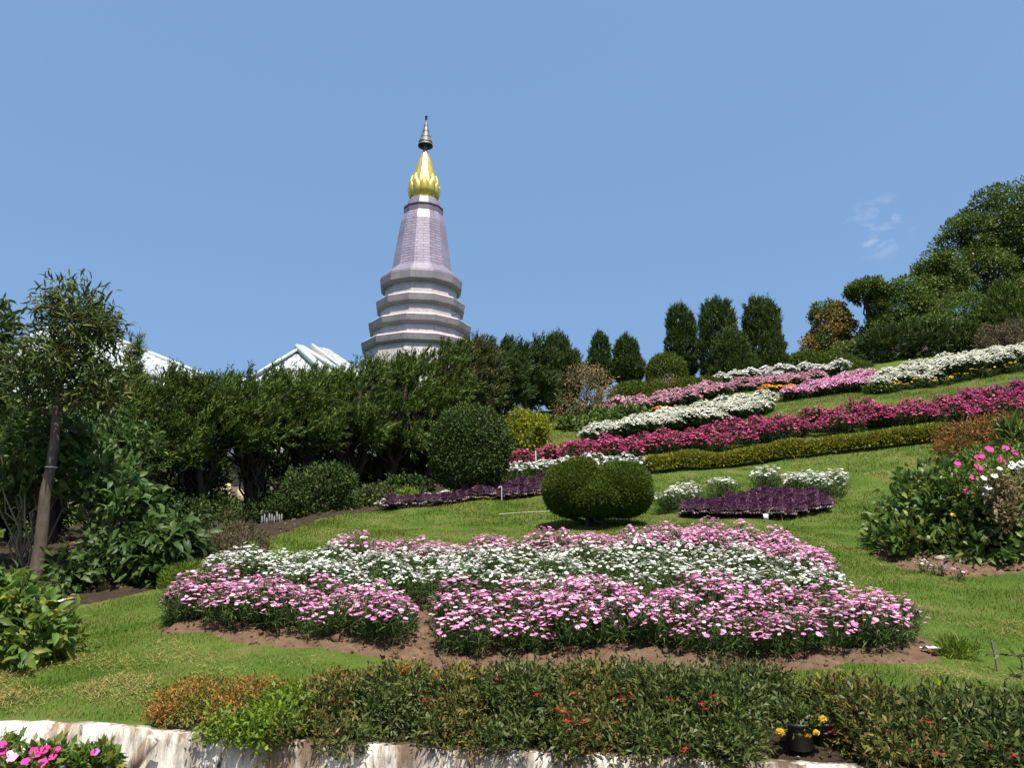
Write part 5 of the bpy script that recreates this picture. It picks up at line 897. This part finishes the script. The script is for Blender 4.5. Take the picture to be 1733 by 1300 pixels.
# ------------------------------------------------------------------ tower
TY = 150.0; TX = at(713.2, 480, TY)[0]; TD = dist(480, TY)
def trow(zy, hw): py = 170 + zy / 2.827; px_ = hw / 2.827; return zat(py, TY), px_ * mpp(py, TY)
tower = thing('pagoda_tower', (TX, TY, 4), 'tall twelve sided pagoda tower of violet and rose mosaic with a golden top', 'pagoda'); T0 = np.array([TX, TY, 4.0])
def ring_mesh(name, prof, mat, sides=12, parent=tower, smooth=False, rot=None, uvs=True, cap=True, o=T0):
    """prof: (z, radius) from bottom to top; each facet carries UVs in metres"""
    a0 = PI / sides if rot is None else rot; view = math.atan2(-TX, TY) ; V = []; an = [2 * PI * k / sides + a0 - PI / 2 - view * 0 - math.atan2(TX, TY) for k in range(sides)]
    P = np.array(prof, float); F_, UV = [], []; sl = np.concatenate([[0], np.cumsum(np.hypot(np.diff(P[:, 0]), np.diff(P[:, 1])))])
    for z, rr in P: V += [[TX + math.cos(x) * rr, TY + math.sin(x) * rr, z] for x in an]
    for i in range(len(P) - 1):
        for k in range(sides):
            F_.append((i * sides + k, i * sides + (k + 1) % sides, (i + 1) * sides + (k + 1) % sides, (i + 1) * sides + k)); w0, w1 = P[i, 1] * math.sin(PI / sides), P[i + 1, 1] * math.sin(PI / sides); UV += [(-w0 + k * 30, sl[i]), (w0 + k * 30, sl[i]), (w1 + k * 30, sl[i + 1]), (-w1 + k * 30, sl[i + 1])]
    n_ = len(P)
    if cap: F_.append(tuple((n_ - 1) * sides + k for k in range(sides))); UV += [(0, 0)] * sides; F_.append(tuple(sides - 1 - k for k in range(sides))); UV += [(0, 0)] * sides
    me = bpy.data.meshes.new(name); me.from_pydata((np.array(V) - o).tolist(), [], F_); l = me.uv_layers.new(name='UVMap'); l.data.foreach_set('uv', np.array(UV, np.float32).ravel()); me.materials.append(M[mat]); me.update()
    if smooth: me.polygons.foreach_set('use_smooth', np.ones(len(F_), bool))
    ob = bpy.data.objects.new(name, me); COL.objects.link(ob); ob.parent = parent; return ob
# tiers: (top of cornice, foot of its fascia, half width out, half width of the wall below), zoomed pixels of the tower study
tiers = [(884, 922, 200, 172), (992, 1028, 216, 192), (1097, 1130, 249, 222), (1192, 1226, 281, 258)]
zs = [(trow(a_, c_), trow(b_, c_ * .985), trow(b_, d_)) for a_, b_, c_, d_ in tiers]
for i, ((z1, r1), (z0, r0), (_, rw)) in enumerate(zs):
    nxt_z = zs[i + 1][0][0] - .05 if i < 3 else 8.0; nxt_r = zs[i + 1][0][1] - .7 if i < 3 else rw + 5
    ring_mesh('cornice', [(z0 - .06, rw - .3), (z0 - .02, r0 - .35), (z0 + .3, r0 - .12), (z0 + .34, r0), (z1 - .12, r1 * .998), (z1, r1)], 'cornice')
    if i == 0: ring_mesh('skirt_roof', [(z1 + .003, r1 - .06), (z1 + .5, r1 - .14), (trow(830, 150)[0], trow(830, 149)[1])], 'skirt')
    else: ring_mesh('ledge', [(z1 + .003, r1 - .15), (z1 + .45, r1 - .5), (z1 + .55, zs[i - 1][2][1] - .2)], 'drum')
    ring_mesh('drum_wall', [(nxt_z - .3, rw + .55 if i < 3 else rw + 5), (nxt_z + .95, rw + .5), (nxt_z + 1.0, rw + .18), (z0 + .1, rw)] if i < 3 else [(nxt_z, rw + 5), (z0 + .1, rw)], 'drum')
zsb, rsb = trow(838, 147); zst, rst = trow(600, 109); zt2, rt2 = trow(545, 92)
ring_mesh('shaft', [(zsb - 1.5, rsb), (zsb, rsb), (zst, rst), (zt2, rt2 * .97)], 'shaft')
ca, cb, cc_ = trow(562, 97), trow(535, 97), trow(522, 96); cd_, ce = trow(508, 80), trow(488, 74)
ring_mesh('collar', [(ca[0] - .5, ca[1] * .84), (ca[0], ca[1] * .97), (cb[0] - .15, ca[1]), (cb[0], ca[1] * .93), (cb[0] + .25, ca[1] * .93), (cb[0] + .35, ca[1]), (cc_[0], cc_[1]), (cc_[0] + .3, cd_[1] * 1.02), (ce[0], ce[1]), (ce[0] + .2, ce[1] * .92)], 'collar')
g0, g1, g2, g3 = trow(490, 62), trow(440, 78), trow(385, 60), trow(228, 6)
ring_mesh('golden_cone', [(g0[0] - .2, g0[1]), (g0[0] + 1.1, g0[1] * 1.05), (g1[0], g1[1] * .93), (g2[0] - .6, g2[1] * 1.04), (g2[0] + .6, g2[1] * .93), (trow(300, 36)[0], trow(300, 35)[1]), (g3[0], g3[1])], 'gold')
def petal(k, zb, zt, rb, rm, rt, w_, lay):
    """a broad pointed leaf of the lotus bud, creased along its middle"""
    an = 2 * PI * k / 12 + (PI / 12 if lay else 0) - PI / 2 - math.atan2(TX, TY); R_ = rotz(an + PI / 2); V = []; lift = .05 if not lay else .0
    for z, q, ww in [(zb, rb, w_ * .80), (zb + (zt - zb) * .3, rb * .35 + rm * .65, w_ * .95), (zb + (zt - zb) * .58, rm, w_), (zb + (zt - zb) * .80, rm * .5 + rt * .5, w_ * .55), (zt, rt, .03)]:
        for s in (-1, 0, 1): V.append([s * ww, -(q + lift + (.10 if s == 0 else 0) - (0 if s == 0 else ww * ww / q * .5)), z])
    n_ = len(V); V = np.array(V); V2 = V * [.98, 1, 1] + [0, .14, 0]; V = np.concatenate([V, V2]) @ R_.T + [TX, TY, 0]; F_ = []
    for i in range(4):
        for s in (0, 1): q = i * 3 + s; F_ += [(q, q + 1, q + 4, q + 3), (n_ + q + 3, n_ + q + 4, n_ + q + 1, n_ + q)]
        F_ += [(i * 3, i * 3 + 3, n_ + i * 3 + 3, n_ + i * 3), (i * 3 + 5, i * 3 + 2, n_ + i * 3 + 2, n_ + i * 3 + 5)]
    F_ += [(2, 1, n_ + 1, n_ + 2), (1, 0, n_, n_ + 1)]
    a = Acc(); a.add(V, F_); a.build('lotus_petal', M['gold'], tower, T0)
zb = g0[0] + .9
for k in range(12): petal(k, zb, trow(398, 80)[0], g0[1] * 1.06, g1[1] * .97, g1[1] * .93, g1[1] * .268, 0)
for k in range(12): petal(k, zb + .6, trow(366, 60)[0], g0[1] * 1.10, g1[1] * .95, g2[1] * .96, g1[1] * .262, 1)
ring_mesh('spire_stem', [(g3[0] - .5, .35), (trow(185, 6)[0], .3)], 'silver', 10, smooth=True)
lv = [(216, 36), (203, 33), (178, 24), (152, 16.5), (126, 9.5), (100, 4.5)]
for i, (zy, hw) in enumerate(lv):                                  # pierced tiers of the metal umbrella, each with a fringe of leaves
    z, q = trow(zy, hw); z2, q2 = trow(lv[i + 1][0], lv[i + 1][1] * .95) if i + 1 < len(lv) else trow(80, 1.5); h_ = (z2 - z); a = Acc(); S = 20; an = np.linspace(0, 2 * PI, S, endpoint=False); V = []
    for zz, qq in [(z, q), (z + h_ * .30, q * .985), (z + h_ * .36, q * .93), (z2 + .05, q2)]: V += [[TX + math.cos(x) * qq, TY + math.sin(x) * qq, zz] for x in an]
    F_ = [(i_ * S + k, i_ * S + (k + 1) % S, (i_ + 1) * S + (k + 1) % S, (i_ + 1) * S + k) for i_ in (0, 1, 2) for k in range(S)]
    for k in range(S): V.append([TX + math.cos(an[k] + PI / S) * q * 1.0, TY + math.sin(an[k] + PI / S) * q * 1.0, z - h_ * .28]); F_.append((k, (k + 1) % S, len(V) - 1))
    a.add(V, F_); a.build('umbrella_tier', M['silver'], tower, T0)
z, _ = trow(82, 2); ring_mesh('finial', [(z - .4, .28), (z + .5, .16), (trow(76, 2)[0], .32), (trow(73, 2)[0], .1), (trow(68, 1)[0], .03)], 'silver', 10, smooth=True)

# ------------------------------------------------------------------ white roofed pavilions behind the junipers
def slab_uv(name, quad, thick, mat, parent, o, under='roofshade'):
    """a roof slope: corners ordered eave left, eave right, ridge right, ridge left; tiles by UV in metres"""
    Q = np.array(quad, float); nrm = unit(np.cross(Q[1] - Q[0], Q[-1] - Q[0])); nrm = nrm if nrm[2] > 0 else -nrm; V = np.concatenate([Q, Q - nrm * thick]) - o; n_ = len(Q)
    F_ = [tuple(range(n_)), tuple(range(2 * n_ - 1, n_ - 1, -1))] + [(k, n_ + k, n_ + (k + 1) % n_, (k + 1) % n_) for k in range(n_)]
    e = unit(Q[1] - Q[0]); f = unit(np.cross(nrm, e)); me = bpy.data.meshes.new(name); me.from_pydata(V.tolist(), [], F_); l = me.uv_layers.new(name='UVMap'); uv = []
    for p in me.polygons:
        for vi in p.vertices: d = V[vi] + o - Q[0]; uv += [float(d @ e), float(d @ f)]
    l.data.foreach_set('uv', np.array(uv, np.float32)); me.materials.append(M[mat]); me.materials.append(M[under])
    for k, p in enumerate(me.polygons): p.material_index = 0 if k == 0 else 1
    ob = bpy.data.objects.new(name, me); COL.objects.link(ob); ob.parent = parent; return ob
def beam(name, p, q, r0, mat, parent, o, h=None):
    a = Acc(); p, q = np.asarray(p, float), np.asarray(q, float); d = unit(q - p); s = unit(np.cross(d, UP)); u_ = np.cross(s, d); R_ = np.stack([d, s, u_], 1); box(a, (p + q) / 2, (np.linalg.norm(q - p), r0, h or r0), 0, R_); return a.build(name, M[mat], parent, o)
# long hall: one broad slope faces the garden, its ridge falls towards the tower
A0 = at(40, 545, 42); A1 = at(352, 640, 40); E0 = at(-330, 650, 32); E1 = at(300, 660, 33.5)
b1 = np.array([A0[0], 40.0, gz(A0[0], 40)]); hall = thing('white_roofed_hall', b1, 'white tiled hall roof falling towards the gap behind the slender young tree', 'building')
rl = at(-400, 500, 44)
slab_uv('roof', [at(-120, 700, 33), at(262, 646, 33.5), at(352, 640, 39), at(205, 579, 40), at(62, 556, 40.5), at(-30, 640, 37)], .18, 'rooftile', hall, b1)
beam('ridge_cap', at(62, 554, 40.5), at(205, 577.5, 40), .26, 'roofwhite', hall, b1); beam('ridge_cap', at(205, 577.5, 40), at(356, 640, 39), .24, 'roofwhite', hall, b1)
beam('gutter', at(232, 627, 33.2), at(330, 662, 34.5), .22, 'roofshade', hall, b1)
slab_uv('lower_roof', [at(-300, 735, 29.5), at(240, 690, 30.5), at(345, 662, 34.5), at(228, 634, 33.3), at(-300, 668, 33)], .16, 'rooftile', hall, b1)
a = Acc(); w0, w1 = at(-300, 735, 31), at(250, 700, 31.5); z0 = min(gz(w0[0], 31), gz(w1[0], 31.5)) - .5; box(a, ((w0[0] + w1[0]) / 2, 33, (z0 + w1[2]) / 2), (w1[0] - w0[0], 3.0, w1[2] - z0)); a.build('wall', M['plainwall'], hall, b1)
a = Acc(); a.add([at(58, 560, 39.5), at(84, 590, 39.5), at(40, 592, 39.5), at(58, 560, 39.8), at(84, 590, 39.8), at(40, 592, 39.8)], [(0, 1, 2), (5, 4, 3), (0, 3, 4, 1), (1, 4, 5, 2), (2, 5, 3, 0)]); a.build('gable_end', M['roofshade'], hall, b1)
# pavilion with two stepped gables
b2 = at(520, 640, 44); b2[2] = gz(b2[0], 44); pav = thing('gabled_pavilion', b2, 'white pavilion with two stepped gable roofs rising above the junipers beside the tower', 'building')
slab_uv('roof', [at(405, 645, 40), at(552, 645, 40), at(507, 592, 43), at(500, 592, 43)], .16, 'rooftile', pav, b2)
slab_uv('roof', [at(552, 645, 40), at(620, 645, 45), at(514, 588, 46), at(507, 590, 43)], .16, 'rooftile', pav, b2)
beam('bargeboard', at(504, 587, 42.9), at(560, 637, 39.8), .34, 'roofwhite', pav, b2, .3); beam('bargeboard', at(508, 589, 42.9), at(425, 638, 39.9), .2, 'roofwhite', pav, b2, .16); beam('bargeboard', at(511, 588, 43.4), at(586, 634, 41.5), .3, 'roofwhite', pav, b2, .28)
slab_uv('upper_roof', [at(586, 640, 44), at(640, 648, 48), at(556, 590, 50), at(528, 586, 46)], .2, 'rooftile', pav, b2)
beam('bargeboard', at(526, 590, 45.8), at(580, 640, 43.8), .18, 'roofshade', pav, b2, .5); beam('bargeboard', at(529, 584.5, 45.9), at(592, 632, 43.9), .22, 'roofwhite', pav, b2, .2)
a = Acc(); q0, q1 = at(420, 660, 43), at(620, 660, 43); z0 = gz(q0[0], 43) - .5; box(a, ((q0[0] + q1[0]) / 2, 45.5, (z0 + q1[2]) / 2), (q1[0] - q0[0], 4.4, q1[2] - z0)); a.build('wall', M['plainwall'], pav, b2)
# shed glimpsed between the trunks
sb = gp(470, 21.5); shed = thing('garden_shed', sb, 'buff walled shed glimpsed in the dark between the juniper trunks', 'shed'); x0, x1 = at(352, 800, 21.5)[0], at(640, 800, 21.5)[0]; zt = zat(772, 21.5)
a = Acc(); box(a, ((x0 + x1) / 2, 23, (sb[2] - .6 + zt) / 2), (x1 - x0, 2.4, zt - sb[2] + .6)); a.build('wall', M['plainwall'], shed, sb)
for px, py, w_, h_ in [(382, 838, 15, 44), (408, 842, 13, 28), (595, 778, 12, 30), (523, 780, 22, 20)]:
    p = at(px, py, 21.78); m_ = mpp(py, 21.78); a = Acc(); box(a, p, (w_ * m_, .05, h_ * m_)); a.build('shutter', M['paleshutter'], shed, sb)
beam('eave', (x0 - .2, 21.6, zt), (x1 + .2, 21.6, zt), .3, 'roofshade', shed, sb, .14)
slab_uv('roof', [(x0 - .3, 21.4, zt + .08), (x1 + .3, 21.4, zt + .08), (x1 + .3, 24.4, zt + .7), (x0 - .3, 24.4, zt + .7)], .1, 'roofshade', shed, sb)

# smaller pieces belong to the part that carries them
def under(part, kids):
    for o in list(COL.objects):
        if o.parent is part.parent and o is not part and any(o.name.split('.')[0] == k for k in kids): o.parent = part
kid = lambda root, n: [o for o in root.children if o.name.split('.')[0] == n][0]
under(kid(tower, 'golden_cone'), ['lotus_petal']); under(kid(tower, 'spire_stem'), ['umbrella_tier', 'finial'])
under(kid(hall, 'roof'), ['ridge_cap', 'gutter']); under(kid(pav, 'roof'), ['bargeboard']); under(kid(shed, 'wall'), ['shutter'])
# ------------------------------------------------------------------ sky and sun
SUN = Vector((.12, -.42, .90)).normalized()
wd = bpy.data.worlds.new('World'); sc.world = wd; wd.use_nodes = True; nt = wd.node_tree; nd = nt.nodes; lk = nt.links
bg = nd['Background']; sky = nd.new('ShaderNodeTexSky'); sky.sky_type = 'NISHITA'; sky.sun_disc = False
sky.sun_elevation = math.asin(SUN.z); sky.sun_rotation = math.atan2(SUN.x, SUN.y); sky.altitude = 0; sky.air_density = 1.0; sky.dust_density = 5.0; sky.ozone_density = 5.0
bg.inputs[1].default_value = .10
# a few thin wisps of cloud in one part of the sky
tc = nd.new('ShaderNodeTexCoord'); cd = unit(at(1488, 385, 100.) - np.array([0, 0, CAMZ]))
def wmath(op, a_, b_=None):
    n_ = nd.new('ShaderNodeMath'); n_.operation = op
    for i, q in enumerate((a_, b_)):
        if q is None: continue
        if isinstance(q, (int, float)): n_.inputs[i].default_value = q
        else: lk.new(q, n_.inputs[i])
    return n_.outputs[0]
dt = nd.new('ShaderNodeVectorMath'); dt.operation = 'DOT_PRODUCT'; lk.new(tc.outputs['Generated'], dt.inputs[0]); dt.inputs[1].default_value = tuple(cd)
mr = nd.new('ShaderNodeMapRange'); mr.interpolation_type = 'SMOOTHSTEP'; setin(mr, From_Min=math.cos(.043), From_Max=math.cos(.01)); lk.new(dt.outputs['Value'], mr.inputs[0])
mp = nd.new('ShaderNodeMapping'); mp.inputs['Rotation'].default_value = (.3, .75, .2); mp.inputs['Scale'].default_value = (16, 16, 30); lk.new(tc.outputs['Generated'], mp.inputs[0])
nz = nd.new('ShaderNodeTexNoise'); setin(nz, Scale=1.6, Detail=9.0, Roughness=.62, Distortion=.8); lk.new(mp.outputs[0], nz.inputs['Vector'])
m2 = nd.new('ShaderNodeMapRange'); setin(m2, From_Min=.50, From_Max=.82); lk.new(nz.outputs[0], m2.inputs[0])
fac = wmath('MULTIPLY', wmath('MULTIPLY', mr.outputs[0], m2.outputs[0]), 1.0)
veil = nd.new('ShaderNodeMix'); veil.data_type = 'RGBA'; veil.inputs[0].default_value = .6; lk.new(sky.outputs[0], veil.inputs[6]); veil.inputs[7].default_value = (1.065, 2.01, 3.5, 1)
mx = nd.new('ShaderNodeMix'); mx.data_type = 'RGBA'; lk.new(fac, mx.inputs[0]); lk.new(veil.outputs[2], mx.inputs[6]); mx.inputs[7].default_value = (2.6, 3.2, 4.1, 1)
lk.new(mx.outputs[2], bg.inputs[0])
ld = bpy.data.lights.new('sun', 'SUN'); ld.energy = 5.0; ld.angle = math.radians(.5); ld.color = (1, .94, .84)
lo = bpy.data.objects.new('sun', ld); COL.objects.link(lo); lo.rotation_euler = SUN.to_track_quat('Z', 'Y').to_euler()
sc.view_settings.view_transform = 'Standard'; sc.view_settings.look = 'None'; sc.view_settings.gamma = 1; sc.view_settings.exposure = 1.06
sc.render.engine = 'CYCLES'; sc.cycles.max_bounces = 6; sc.cycles.diffuse_bounces = 3; sc.cycles.glossy_bounces = 2; sc.cycles.transmission_bounces = 4; sc.cycles.transparent_max_bounces = 4
